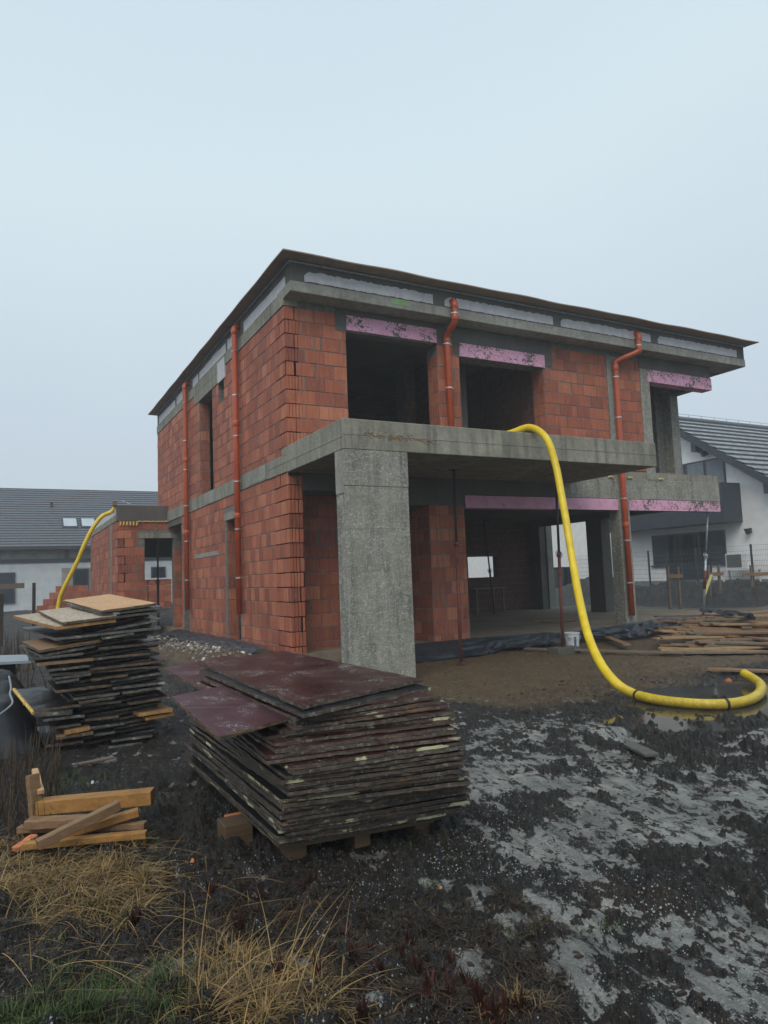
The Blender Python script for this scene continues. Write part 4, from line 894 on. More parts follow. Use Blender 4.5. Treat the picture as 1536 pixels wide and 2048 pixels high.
while z < 1.26:
    xl = .60 + rnd.uniform(-.08, .08) if z < .6 else .50 + rnd.uniform(-.06, .1); xr = 1.38 + rnd.uniform(-.1, .05)
    if z > 1.12: xl = .82
    elif z > 1.0: xl = .5
    y_ = Y2 + .07 + rnd.uniform(0, .08); tl = .05 + .03 * z
    c = [Vector((xl, y_, z - tl / 2)), Vector((xr, y_, z + tl / 2)), Vector((xr - .1, y_ + 1.3, z + tl / 2 + .03)), Vector((xl - .1, y_ + 1.3, z - tl / 2 + .03))]
    items.append([z, c, .023, 'film_black', 'edge', None]); z += .043
items.sort(key=lambda q: -q[0]); cnt = {}
dn2 = {'edge': 'dark recessed', 'edge_grey': 'grey-edged', 'edge_brown': 'brown-edged', 'wood_fresh': 'bright orange', 'wood_aged': 'tan-edged'}
for i, (zm, c, th, top, edge, lab) in enumerate(items):
    cnt[edge] = cnt.get(edge, 0) + 1
    if lab is None: lab = f'{ordn(cnt[edge])} {dn2[edge]} board counted down from the top of the left stack'
    sheet('formwork_board', c, th, top, edge, lab, 'board', 'boards of the left stack', .006, i + 100)
# tan panel edge sticking out to the left, low in the stack
c = [GY(*s2(262, 1010), Y2 - .05), GY(*s2(560, 990), Y2), GY(*s2(470, 850), 8.2), GY(*s2(112, 835), 8.2)]
sheet('formwork_board', c, .05, 'film_black', 'edge_grey', 'thick warped panel jutting left from low in the left stack', 'board', 'boards of the left stack', .01, 77)
m = MB(); pts = [GY(*s2(112, 835), 8.19), GY(*s2(200, 925), 7.7), GY(*s2(262, 1015), Y2 - .06)]; 
for i in range(9):
    p = pts[0].lerp(pts[2], i / 9); q = pts[0].lerp(pts[2], (i + .8) / 9); m.tube([p + Vector((-.005, -.006, -.004)), q + Vector((-.005, -.006, -.012))], .016, 6)
tag(m.build('foam_bead', 'foam', origin=pts[1]), 'yellow torn foam along the jutting panel edge of the left stack', 'foam')

# ------------------------------------------------------------------ black covered heap left of the stack
rn = np.random.RandomState(2); m = MB(); nu, nv = 46, 34
for j in range(nv + 1):
    for i in range(nu + 1):
        u = i / nu; v = j / nv; x = -1.7 + 2.05 * u; y = 7.3 + 2.6 * v
        e = min(1, min(u, 1 - u) * 7) * min(1, v * 4 + .0) * min(1, (1 - v) * 5); zz = .62 * e ** .5
        nz_ = float(fbm(np.array([x]), np.array([y]), 1.8, 5, 55, .6)[0]); m.v.append((x + nz_ * .08, y - .12 * abs(nz_), zz + nz_ * .13 * (.3 + e) - .05 + zg(x, y) * .3))
for j in range(nv):
    for i in range(nu): q = j * (nu + 1) + i; m.f.append((q, q + 1, q + nu + 2, q + nu + 1)); m.m.append(0); m.t.append(.5)
tag(m.build('tarpaulin_heap', 'black_plastic', smooth=True, origin=(-.6, 8.4, 0)), 'heap under crumpled black plastic sheeting left of the board stack', 'tarpaulin')
m = MB(); a = GZ(-90, 1318, .72); c = [GZ(-110, 1330, .70), GZ(62, 1321, .70), GZ(52, 1309, .70), GZ(-110, 1313, .70)]; m.slab4(c, .03)
tag(m.build('pale_panel', 'panel_light', origin=c[0]), 'pale grey flat panel lying on the black covered heap', 'panel')
m = MB(); c0, c1 = c[0] + Vector((0, .02, -.03)), c[1] + Vector((-.1, .05, -.03)); m.box(c0.x - .3, c1.x - .05, c0.y + .05, c0.y + .9, .4, .665); tag(m.build('dark_crate', 'black_plastic', bevel=.01, origin=c0), 'black box shape under the pale panel at the left edge', 'box')
m = MB(); m.tube(catmull([GY(18, 1352, 7.3), GY(22, 1375, 7.25), GY(20, 1388, 7.2), GY(25, 1405, 7.15), GY(14, 1418, 7.15), GY(-5, 1432, 7.2)], 6), .009, 6); tag(m.build('white_strap', 'panel_light', smooth=True, origin=GY(20, 1388, 7.2)), 'thin pale strap looping over the black plastic heap', 'strap')

# ------------------------------------------------------------------ near timber pile
def timber(p, q, w, h, mat, label, name='timber_beam', bevel=.005, group='short timbers in the near pile', bend=0.):
    p, q = Vector(p), Vector(q); m = MB(); d = (q - p).normalized(); sd = d.cross(Vector((0, 0, 1))).normalized() * w / 2; up = sd.cross(d).normalized() * h / 2; n = 6; b = 0
    rr = random.Random(int(p.x * 1000)); 
    for i in range(n + 1):
        c = p.lerp(q, i / n) + Vector((0, 0, bend * math.sin(math.pi * i / n))) + Vector((rr.uniform(-1, 1), rr.uniform(-1, 1), rr.uniform(-1, 1))) * .002
        for s1, s2_ in ((-1, -1), (1, -1), (1, 1), (-1, 1)): m.v.append(tuple(c + sd * s1 + up * s2_))
    for i in range(n):
        for j in range(4): m.f.append((4 * i + j, 4 * i + (j + 1) % 4, 4 * i + 4 + (j + 1) % 4, 4 * i + 4 + j)); m.m.append(0); m.t.append(.5)
    m.f += [(3, 2, 1, 0), tuple(4 * n + j for j in range(4))]; m.m += [0, 0]; m.t += [.5, .5]
    mid = (p + q) / 2; ob = m.build(name, mat, bevel=bevel, origin=mid); return tag(ob, label, 'timber', group)
timber(GZ(78, 1613, .15), GZ(306, 1592, .17), .11, .085, 'wood_fresh', 'thick honey timber lying topmost on the near left pile')
timber(GZ(55, 1646, .10), GZ(200, 1640, .10), .10, .05, 'wood_aged', 'short brown timber under the thick honey timber, its left end showing')
timber(GZ(118, 1672, .06), GZ(278, 1624, .13), .06, .045, 'wood_fresh', 'reddish timber sloping up to the right in the near pile')
timber(GZ(74, 1690, .09), GZ(238, 1610, .20), .055, .055, 'wood_aged', 'long brown timber crossing diagonally over the near pile')
timber(GZ(38, 1658, .055), GZ(292, 1650, .06), .06, .04, 'wood_aged', 'middle brown timber of the near pile, end by its right side')
timber(GZ(45, 1692, .03), GZ(293, 1668, .04), .055, .04, 'wood_fresh', 'lowest yellowish timber at the front of the near pile')
timber(GZ(75, 1660, .02), GZ(75, 1660, .02) + Vector((-.03, .05, .33)), .075, .04, 'wood_aged', 'upright brown stake standing behind the near pile', group=None)
timber(GZ(82, 1585, .24), GZ(70, 1540, .30), .04, .03, 'osb', 'pale broken lath leaning on the upright stake', group=None)
timber(GZ(30, 1700, .02), GZ(70, 1672, .05), .05, .03, 'chip', 'splintered orange timber end at the left of the near pile')
timber(GZ(158, 1528, .02), GZ(228, 1514, .02), .05, .02, 'wood_grey', 'flat reddish-brown scrap board between stack and near pile', group=None)
timber(GZ(1255, 1487, .03), GZ(1305, 1511, .04), .12, .025, 'grey_block', 'short dark grey board lying in the icy mud', group=None)

# ------------------------------------------------------------------ plank pile by the column
pl = [(1185, 1262, 1270, 1296, .10, .14, 'wood_aged', 'wide brown plank slanting down from the column foot'), (1050, 1297, 1370, 1306, .05, .12, 'wood_grey', 'long low dark plank in front of the bucket'),
 (1270, 1275, 1580, 1262, .12, .12, 'wood_aged', ''), (1330, 1262, 1600, 1246, .18, .12, 'wood_grey', ''), (1338, 1238, 1600, 1244, .30, .14, 'wood_aged', ''), (1342, 1246, 1560, 1232, .34, .10, 'wood_aged', ''),
 (1345, 1228, 1480, 1236, .40, .10, 'wood_grey', ''), (1340, 1273, 1600, 1250, .22, .08, 'wood_fresh', ''), (1305, 1271, 1600, 1275, .16, .10, 'wood_aged', ''), (1345, 1256, 1600, 1258, .26, .12, 'wood_aged', ''),
 (1410, 1284, 1620, 1300, .10, .12, 'wood_aged', ''), (1330, 1292, 1480, 1294, .08, .16, 'wood_aged', ''), (1250, 1292, 1400, 1299, .05, .10, 'wood_grey', ''), (1370, 1252, 1620, 1238, .32, .08, 'wood_aged', ''),
 (1362, 1243, 1390, 1224, .44, .09, 'wood_aged', ''), (1420, 1232, 1450, 1246, .44, .10, 'wood_aged', ''), (1455, 1240, 1640, 1230, .42, .10, 'wood_aged', ''), (1340, 1266, 1620, 1268, .14, .12, 'wood_grey', ''),
 (1440, 1217, 1640, 1236, .50, .08, 'wood_fresh', ''), (1430, 1303, 1640, 1306, .06, .10, 'wood_fresh', ''), (1490, 1308, 1640, 1312, .05, .10, 'wood_aged', ''), (1375, 1290, 1560, 1276, .14, .10, 'wood_grey', ''),
 (1290, 1283, 1460, 1286, .09, .12, 'wood_grey', ''), (1415, 1338, 1640, 1346, .04, .16, 'wood_aged', 'wide flat plank lying behind the open hose end')]
wn = {'plank_red': 'reddish-brown', 'wood_pale': 'tan', 'wood_aged': 'brown', 'wood_grey': 'grey-brown', 'wood_fresh': 'pale yellow'}; cn = {}
pl = [q for q in pl if q[7]]
for (x0, y0, x1, y1, z, w_, mt, lb) in pl:
    p, q = GZ(x0, y0, z), GZ(x1, y1, z)
    if (q - p).length > 3.2: q = p + (q - p).normalized() * 3.2
    timber(p, q, w_, .03, mt, lb, 'loose_plank', .003, 'loose planks heaped at the right')
rnd = random.Random(61); hp_ = []
for i in range(70):
    t = (i / 69) ** .9; px = rnd.uniform(1305, 1420) if rnd.random() < .75 else rnd.uniform(1420, 1500); z = .04 + .40 * t
    p = GZ(px, 1303 - 70 * t + rnd.uniform(-3, 3), z); a = R(rnd.gauss(-38, 20)); ln = rnd.uniform(2.2, 3.8)
    if rnd.random() < .12: a = R(rnd.uniform(20, 70)); ln = rnd.uniform(.6, 1.2)
    q = p + Vector((math.cos(a) * ln, math.sin(a) * ln, rnd.uniform(-.22, .12))); q.z = max(q.z, zg(q.x, q.y) + .03); p.z = max(p.z, zg(p.x, p.y) + .03)
    hp_.append((z, p, q, rnd.choice((.10, .12, .15, .18)), rnd.choice(('wood_aged', 'wood_aged', 'plank_red', 'wood_grey', 'plank_red', 'wood_pale'))))
for z, p, q, w_, mt in reversed(hp_):
    cn[mt] = cn.get(mt, 0) + 1
    timber(p, q, w_, .035, mt, f'{ordn(cn[mt])} {wn[mt]} plank down from the top of the loose heap at the right', 'loose_plank', .003, 'loose planks heaped at the right')
c = [GZ(1395, 1222, .5), GZ(1510, 1236, .5), GZ(1500, 1226, .55), GZ(1400, 1214, .55)]
crumple('plastic_sheet', [c[3], c[2]], [c[0], c[1]], 'black_plastic', 'black plastic sheet crumpled on top of the plank heap', 'plastic sheet', amp=.07, nu=30, nv=6, seed=14)
timber(GZ(1080, 1242, .30), GZ(1150, 1240, .30), .16, .05, 'wood_aged', 'short plank lying flat on the living room floor', group=None)
timber(GZ(1066, 1243, .28), GZ(1085, 1240, .28), .12, .02, 'wood_fresh', 'pale offcut beside the short plank on the living room floor', group=None)
# trestle table inside the living room
t = empty('work_table', (13.2, 17.9, SL), 'rough grey work table inside the living room before the rear opening', 'table')
m = MB(); m.box(12.5, 13.7, 17.6, 18.2, 1.02, 1.06); m.build('table_top', 'wood_grey', t)
for x in (12.6, 13.6):
    for y in (17.65, 18.15): m = MB(); m.bar((x, y, SL), (x, y, 1.02), .05, .05); m.build('leg', 'wood_grey', t)

# ------------------------------------------------------------------ left neighbour house
nh = empty('neighbour_house', (0, 42, .5), 'long unfinished pale house with grey tiled roof behind the annex', 'house')
m = MB(); m.box(-16, 22, 42, 51.5, .2, 3.05, 0); m.build('wall', 'white_wall_old', nh)
m = MB(); m.box(-16, 22, 42.05, 51.4, 3.05, 3.95); m.build('upper_wall', 'grey_plaster', nh)
m = MB(); m.box(-16, 22, 41.93, 42, 2.98, 3.18); m.build('timber_beam', 'anthracite', nh)
for x in (-4, -1, 2.9, 5.0, 7.2): m = MB(); m.box(x, x + .2, 41.95, 42.05, 3.18, 3.8); m.build('post', 'anthracite', nh)
m = MB(); m.box(2.75, 5.9, 41.96, 42, .3, 2.66); m.build('plaster_patch', 'tan_plaster', nh)
for x0, x1, z0, z1 in ((-.9, .52, .9, 2.5), (7.4, 8.2, 1.0, 2.6), (3.3, 4.1, 1.4, 2.6)):
    m = MB(); m.box(x0, x1, 41.90, 42, z0, z1); f_ = m.build('window', 'anthracite', nh)
    m = MB(); m.box(x0 + .08, x1 - .08, 41.88, 41.9, z0 + .08, z1 - .08); m.build('pane', 'dark_window', f_)
m = MB(); rows = 24; y0, z0, y1, z1 = 41.45, 3.78, 46.8, 7.52
for i in range(rows):
    a, b = i / rows, (i + 1) / rows; ya, yb, za_, zb = y0 + (y1 - y0) * a, y0 + (y1 - y0) * b, z0 + (z1 - z0) * a, z0 + (z1 - z0) * b
    m.face([(-16.5, ya, za_ + .06), (22.5, ya, za_ + .06), (22.5, yb, zb + .015), (-16.5, yb, zb + .015)], 0); m.face([(-16.5, yb, zb + .015), (22.5, yb, zb + .015), (22.5, yb, zb + .06), (-16.5, yb, zb + .06)], 1)
m.face([(-16.5, y0, z0 - .12), (22.5, y0, z0 - .12), (22.5, y0, z0 + .06), (-16.5, y0, z0 + .06)], 1); m.face([(-16.5, y1, z1 + .06), (22.5, y1, z1 + .06), (22.5, 52.1, 3.8), (-16.5, 52.1, 3.8)], 0); m.face([(-16.5, y0, z0 - .12), (-16.5, 52.1, 3.7), (22.5, 52.1, 3.7), (22.5, y0, z0 - .12)], 1)
for x in (-16.3, 22.3): m.face([(x, y0, z0), (x, y1, z1), (x, 52.1, 3.8)], 0)
rf = m.build('roof', ['roof_tile', 'tile_riser'], nh)
for x in (2.85, 3.80):
    sl = (z1 - z0) / (y1 - y0)
    def rp(x_, y_, d=.10): return (x_, y_, z0 + (y_ - y0) * sl + d)
    m = MB(); m.hexa([rp(x, 43.0, 0), rp(x + .82, 43.0, 0), rp(x + .82, 43.85, 0), rp(x, 43.85, 0), rp(x, 43.0, .12), rp(x + .82, 43.0, .12), rp(x + .82, 43.85, .12), rp(x, 43.85, .12)]); f_ = m.build('roof_window', 'anthracite', rf)
    m = MB(); m.face([rp(x + .07, 43.07, .125), rp(x + .75, 43.07, .125), rp(x + .75, 43.78, .125), rp(x + .07, 43.78, .125)]); m.build('pane', 'sky_window', f_)
m = MB(); m.tube([(2.4, 45.0, 6.2), (2.4, 45.0, 6.55)], .08, 10); m.build('roof_vent', 'tile_riser', rf)

# ------------------------------------------------------------------ right neighbour house
XG = 28.0
wh = empty('white_house', (XG, 22.5, .5), 'white rendered gable house with dark balcony and frosted tile roof', 'house')
RY, RZ, SLP = 22.9, 8.55, .70
def rzz(y): return RZ - abs(y - RY) * SLP
m = MB(); prof = [(13.4, .72), (32.4, .72), (32.4, 5.0), (RY, RZ - .3), (13.4, rzz(13.4) - .3)]
m.face([(XG, y, z) for y, z in reversed(prof)]); m.face([(XG + 14, y, z) for y, z in prof])
for (a, b) in zip(prof, prof[1:] + prof[:1]): m.face([(XG, *a), (XG, *b), (XG + 14, *b), (XG + 14, *a)])
m.build('wall', 'white_wall', wh)
m = MB(); m.box(XG - .03, XG + 14, 13.37, 32.43, .1, .83); m.build('plinth', 'grey_plaster', wh)
m = MB(); n = 24; ye, ze = 12.9, rzz(12.9)
for i in range(n):
    a, b = i / n, (i + 1) / n; ya, yb, za_, zb = ye + (RY - ye) * a, ye + (RY - ye) * b, ze + (RZ - ze) * a, ze + (RZ - ze) * b
    x0, x1 = XG - .55, XG + 14.5
    m.face([(x0, ya, za_ + .11), (x1, ya, za_ + .11), (x1, yb, zb + .02), (x0, yb, zb + .02)], 0); m.face([(x0, yb, zb + .02), (x1, yb, zb + .02), (x1, yb, zb + .11), (x0, yb, zb + .11)], 1)
m.face([(x0, RY, RZ + .11), (x1, RY, RZ + .11), (x1, 32.9, 5.2), (x0, 32.9, 5.2)], 0)
rf = m.build('roof', ['frost_tile', 'tile_riser'], wh)
m = MB(); m.tube([(x0, RY, RZ + .10), (x1, RY, RZ + .10)], .11, 10); m.build('ridge_tiles', 'roof_tile', rf)
m = MB()
for i in range(16): m.box(x0 + .2 + i * .95, x0 + .22 + i * .95, RY - .01, RY + .01, RZ + .15, RZ + .33)
m.tube([(x0, RY, RZ + .33), (x1, RY, RZ + .33)], .012, 5); m.build('lightning_rod', 'galv', rf)
for s_ in (-1, 1):
    m = MB(); a = Vector((XG - .57, RY, RZ + .02)); b = Vector((XG - .57, RY + s_ * 10.0, RZ + .02 - (7.0 if s_ < 0 else 3.4))); up = Vector((0, 0, .36))
    m.hexa([a - up, a - up + Vector((.56, 0, 0)), b - up + Vector((.56, 0, 0)), b - up, a, a + Vector((.56, 0, 0)), b + Vector((.56, 0, 0)), b]); m.build('barge_board', 'anthracite', wh)
for y in (21.2, 17.9): m = MB(); m.box(XG - .5, XG, y - .12, y + .12, rzz(y) - .72, rzz(y) - .3); m.build('purlin_end', 'anthracite', wh)
m = MB(); m.box(XG - 1.2, XG, 19.4, 26.0, 3.30, 3.52); m.build('balcony_floor', 'anthracite', wh)
m = MB(); m.box(XG - 1.2, XG - 1.15, 19.4, 26.0, 3.52, 4.98); m.box(XG - 1.15, XG, 19.4, 19.45, 3.52, 4.98); m.build('balcony_parapet', 'anthracite', wh)
m = MB(); m.box(XG - .9, XG - .6, 26.6, 26.9, .7, 3.4); m.build('post', 'anthracite', wh)
for (ya, yb, za_, zb) in ((20.02, 23.0, 3.6, 6.25), (20.30, 24.3, 1.58, 3.03), (21.1, 23.4, .85, 3.02)):
    m = MB(); m.box(XG - .04 - (.01 if za_ < 1 else 0), XG, ya, yb, za_, zb); f_ = m.build('window', 'anthracite', wh)
    nn = 3; wdt = (yb - ya) / nn
    for q in range(nn):
        m = MB(); m.box(XG - .06, XG - .04, ya + q * wdt + .07, ya + (q + 1) * wdt - .07, za_ + .08, zb - .08)
        m.build('pane', 'curtain' if (za_ > 3 and q < 2) else 'dark_window', f_)
for a, b in ((20.25, 21.05), (23.45, 24.4)): m = MB(); m.box(XG - .12, XG, a, b, 1.50, 1.57); m.build('window_sill', 'anthracite', wh)
for y, z in ((20.9, 6.5), (19.07, 2.85)):
    m = MB(); m.box(XG - .05, XG, y - .05, y + .05, z - .05, z + .15); m.bar((XG - .02, y, z + .1), (XG - .25, y, z + .12), .03, .03); m.tube([(XG - .22, y, z + .12), (XG - .22, y, z + .08), (XG - .22, y, z - .12)], .12, 8, rs=[.16, .14, .07]); m.build('wall_lamp', 'anthracite', wh)
t = empty('heat_pump', (XG - .4, 19.2, .9), 'grey outdoor heat pump unit standing on a white frame by the white house', 'heat pump')
m = MB(); m.box(XG - .75, XG - .35, 18.85, 19.85, 1.30, 1.95); m.build('casing', 'white_plastic', t, bevel=.02); m = MB(); m.box(XG - .765, XG - .75, 19.1, 19.78, 1.36, 1.9); m.build('grille', 'grey_block', t)
for y in (18.6, 20.0):
    for x in (XG - .75, XG - .35): m = MB(); m.bar((x, y, .6), (x, y, 1.24), .06, .06); m.build('leg', 'white_plastic', t)
m = MB(); m.box(XG - .8, XG - .3, 18.5, 20.1, 1.24, 1.295); m.build('frame', 'white_plastic', t)
# white garage/outbuilding seen through the living room
t = empty('outbuilding', (30, 34, .5), 'low white outbuilding seen through the open ground floor', 'building')
m = MB(); m.box(26, 44, 34, 40, .3, 3.9); m.build('wall', 'white_wall', t); m = MB(); m.box(25.8, 44.2, 33.8, 40.2, 3.9, 4.05); m.build('roof', 'grey_plaster', t); m = MB(); m.box(30.2, 31.2, 33.97, 34, 1.5, 2.4); m.build('window', 'curtain', t)
m = MB(); m.box(26, 44, 33.9, 34, .3, 2.6); m.build('garage_door', 'grey_plaster', t)
for i, x in enumerate((24.6, 25.4)):
    t = empty('wheelie_bin', (x, 27.5, .6), ('green' if i == 0 else 'dark blue-grey') + ' wheelie bin standing by the white outbuilding', 'bin')
    m = MB(); m.hexa([(x - .25, 27.3, .65), (x + .25, 27.3, .65), (x + .25, 27.8, .65), (x - .25, 27.8, .65), (x - .3, 27.2, 1.6), (x + .3, 27.2, 1.6), (x + .3, 27.85, 1.6), (x - .3, 27.85, 1.6)]); m.build('body', 'bin_green' if i == 0 else 'foil', t)
    m = MB(); m.box(x - .33, x + .33, 27.15, 27.9, 1.6, 1.68); m.build('lid', 'foil', t, bevel=.02)

# wire fence in front of the white house
fe = empty('wire_fence', (25.6, 20, .5), 'dark wire mesh fence in front of the white house', 'fence')
for y in (12.5, 15.0, 17.5, 20.0, 22.5, 25.0, 27.5): m = MB(); m.box(25.57, 25.63, y - .03, y + .03, .35, 2.25); m.build('post', 'anthracite', fe)
m = MB(); y = 12.5
while y < 27.5: m.box(25.598, 25.602, y, y + .004, .6, 2.15); y += .07
z = .6
while z < 2.2: m.box(25.594, 25.6, 12.5, 27.5, z, z + .009); z += .2
m.build('mesh_panel', 'wire', fe)
m = MB(); m.box(25.56, 25.64, 12.5, 27.5, .3, .62); m.build('base_panel', 'grey_plaster', fe)

# batter boards
def batter(x, y, ln, ang, label, ztop=1.18, tip='wood_grey'):
    g_ = zg(x, y); t = empty('batter_board', (x, y, g_), label, 'profile board', 'wooden profile boards behind the house'); d = Vector((math.cos(ang), math.sin(ang), 0))
    for s_ in (-.35, .35): p = Vector((x, y, g_ - .2)) + d * s_ * ln; m = MB(); m.bar(p, (p.x + .01, p.y, ztop + .32), .07, .07); m.build('stake', tip, t)
    m = MB(); p = Vector((x, y, ztop)); m.bar(p - d * ln * .5 - Vector((0, .06, 0)), p + d * ln * .55 - Vector((0, .06, 0)), .03, .12, up=(0, 0, 1)); m.build('crossboard', 'wood_aged', t)
batter(19.28, 16.0, .62, -.1, 'wooden profile board just right of the big downpipe')
batter(21.3, 16.0, .70, -.05, 'wooden profile board behind the silver prop')
batter(17.1, 16.8, .8, .2, 'wooden profile board seen through the open corner')
batter(24.0, 15.6, 3.2, -.1, 'long low wooden profile board at the right edge', 1.12)
timber(GY(1423, 1150, 15.8), GY(1409, 1190, 15.6), .09, .04, 'cream', 'yellow board leaning diagonally against the profile board', group=None)

# left background: brick pile, posts, pallets of blocks, yellow sign
t = empty('block_pile', (2.0, 30, .4), 'stepped pile of red clay blocks beside the annex in the background', 'block pile'); m = MB()
for zi in range(5):
    for xi in range(7 - zi):
        x = .9 + zi * .22 + xi * .38; m.box(x, x + .37, 30, 30.5, .45 + zi * .24, .68 + zi * .24, 0, random.random())
m.build('blocks', 'brick', t)
for i, x in enumerate((5.15, 6.2)):
    t = empty('block_pallet', (x, 33, .4), ('wrapped pallet of red clay blocks seen through the annex doorway', 'second pallet of red clay blocks right of the wrapped one')[i], 'block pallet'); m = MB()
    for zi in range(5):
        for xi in range(3): m.box(x - .5 + xi * .34, x - .17 + xi * .34, 33, 34, .55 + zi * .25, .79 + zi * .25, 0, random.random())
    m.build('blocks', 'brick', t); m = MB(); m.box(x - .52, x + .54, 32.97, 34.05, 1.80, 1.86); m.build('wrapping', 'white_plastic', t); m = MB(); m.box(x - .5, x + .5, 33, 34, .4, .54); m.build('pallet', 'wood_grey', t)
m = MB(); m.box(2.62, 2.78, 23.2, 23.23, .95, 1.25); tag(m.build('yellow_sign', 'bright_yellow', origin=(2.7, 23.2, 1.1)), 'small yellow notice fixed beside the annex side wall', 'sign')
for i, (x, y, lb) in enumerate(((.84, 25, 'dark short fence post left of the yellow hose'), (-.6, 20, 'thick dark fence post at the left edge'), (-.05, 19.5, 'thin dark fence post near the left edge'))):
    m = MB(); m.box(x - .05, x + .05, y - .05, y + .05, zg(x, y) - .1, (1.75, 1.9, 1.45)[i]); tag(m.build('fence_post', 'stem_dark', origin=(x, y, .5), bevel=.01), lb, 'post')
m = MB(); m.bar((-1.2, 19.6, 1.62), (.45, 19.9, 1.64), .05, .13); tag(m.build('rail_board', 'wood_grey', origin=(-.4, 19.7, 1.6)), 'grey rail board nailed across the left fence posts', 'board')

# ------------------------------------------------------------------ rubble by the side wall
rnd = random.Random(77); m = MB()
def stone(m, p, s, rn, mi=0):
    a = rn.uniform(0, 6.28); ca, sa = math.cos(a), math.sin(a); b = len(m.v)
    for k_, (x, y, z) in enumerate(((-1, -1, -1), (1, -1, -1), (1, 1, -1), (-1, 1, -1), (-.7, -.8, 1), (.8, -.6, .8), (.6, .7, 1), (-.8, .6, .7))):
        x *= s * rn.uniform(.6, 1.1); y *= s * rn.uniform(.5, .9); z *= s * rn.uniform(.25, .6); m.v.append((p[0] + x * ca - y * sa, p[1] + x * sa + y * ca, p[2] + z))
    for q in ((3, 2, 1, 0), (4, 5, 6, 7), (0, 1, 5, 4), (1, 2, 6, 5), (2, 3, 7, 6), (3, 0, 4, 7)): m.f.append(tuple(b + x for x in q)); m.m.append(mi); m.t.append(.5)
for i in range(700):
    x = rnd.gauss(3.4, .35); y = rnd.uniform(9.8, 19); x = min(x, 4.15); stone(m, (x, y, zg(x, y) + .01), rnd.uniform(.01, .045), rnd, rnd.choice((0, 0, 0, 1, 1, 1, 1, 2)))
tag(m.build('rubble', ['grey_block', 'tan_plaster', 'chip_white']), 'loose grey and white rubble along the foot of the side wall', 'rubble', kind='stuff')
m = MB()
cc_ = [(2.2 * math.exp(rnd.uniform(0, 1.55)), rnd.uniform(-.55, .55)) for _ in range(150)]
for i in range(2200):
    r_, a = rnd.choice(cc_); a += math.atan2(fw[1], fw[0]); x, y = r_ * math.cos(a) + rnd.gauss(0, .12), r_ * math.sin(a) + rnd.gauss(0, .12)
    stone(m, (x, y, zg(x, y)), rnd.uniform(.003, .009) * (1 + r_ * .12) * rnd.choice((1, 1, 1.8)), rnd, 0)
tag(m.build('mud_clods', ['ground_clod' if 'ground_clod' in MT else 'stem_dark']), 'small dark clods scattered over the frozen mud', 'clods', kind='stuff')
for i, (px, py, s_, mt, lb) in enumerate(((385, 1722, .014, 'chip', 'small orange brick chip on the dark mud left of the front stack'), (1018, 1435, .03, 'chip', 'orange brick chip lying on the mud between stack and hose'), (968, 1680, .012, 'chip', 'tiny orange chip right of the front stack corner'), (1300, 1437, .03, 'chip', 'orange brick chip in the mud below the hose'),
        (880, 1775, .012, 'osb', 'pale wood chip on the green tuft'), (185, 1565, .018, 'chip_white', 'white foam scrap on the dark soil below the left stack'), (1240, 1371, .05, 'chip_white', 'white scrap lying beside the hose in the mud'), (1457, 1363, .05, 'chip', 'brown chip heap near the hose end'))):
    p = GZ(px, py, 0); p = GZ(px, py, zg(p.x, p.y)); m = MB(); stone(m, (p.x, p.y, p.z + s_ * .3), s_, rnd); tag(m.build('debris_piece', mt, origin=p), lb, 'debris')

# ------------------------------------------------------------------ grass and weeds
def m_blade(name, c0, c1):
    k = NM(name); c = k.mix(k.attr('tone'), c0, c1); m = k.fin(c, .6, None, .3); return m
MT['straw'] = m_blade('straw', (.05, .034, .016), (.34, .22, .085)); MT['green'] = m_blade('green_blade', (.016, .030, .009), (.075, .105, .030)); MT['litter'] = m_blade('dead_leaf', (.018, .012, .009), (.085, .055, .03)); MT['dock'] = m_blade('dock_leaf', (.020, .008, .007), (.065, .022, .016))
def blade(m, p, h, lean, ang, w, rn, seg=6, droop=1., tone=.5, mi=0):
    d = Vector((math.cos(ang), math.sin(ang), 0)); sd = Vector((-d.y, d.x, 0)); b = len(m.v); twist = rn.uniform(-.6, .6)
    for i in range(seg + 1):
        t = i / seg; q = Vector(p) + d * (lean * t ** 1.3) + Vector((0, 0, h * (t - .55 * droop * t * t * min(1.6, lean / max(h, .01))))) ; q.z = max(q.z, p[2] - .005)
        ww = w * (1 - t) ** .7 * .5 + .0004; s_ = sd * math.cos(twist * t) + Vector((0, 0, 1)) * math.sin(twist * t); m.v.append(tuple(q - s_ * ww)); m.v.append(tuple(q + s_ * ww))
    for i in range(seg): m.f.append((b + 2 * i, b + 2 * i + 1, b + 2 * i + 3, b + 2 * i + 2)); m.m.append(mi); m.t.append(tone)
rnd = random.Random(99)
def clump(m, c, rad, n, h, lean, ang, spread, w, rn, tone=(0, 1), mi=0, seg=6):
    for _ in range(n):
        r_ = rad * math.sqrt(rn.random()); a = rn.uniform(0, 6.283); x, y = c[0] + r_ * math.cos(a), c[1] + r_ * math.sin(a)
        blade(m, (x, y, zg0(x, y)), h * rn.uniform(.4, 1.2), lean * rn.uniform(.2, 1.3), ang + rn.gauss(0, spread), w * rn.uniform(.6, 1.3), rn, seg, tone=rn.uniform(*tone), mi=mi)
_zc = {}
def zg0(x, y):
    k_ = (round(x * 25), round(y * 25))
    if k_ not in _zc: _zc[k_] = zg(k_[0] / 25, k_[1] / 25)
    return _zc[k_]
m = MB()
for _ in range(95):       # straw mound below the timber pile
    c = GZ(rnd.uniform(-60, 300), rnd.gauss(1752, 34), 0); clump(m, (c.x, c.y), .07, 34, .13, .22, rnd.choice((0, -.6, 2.6, -1.4)), 1.0, .004, rnd, (.1, 1))
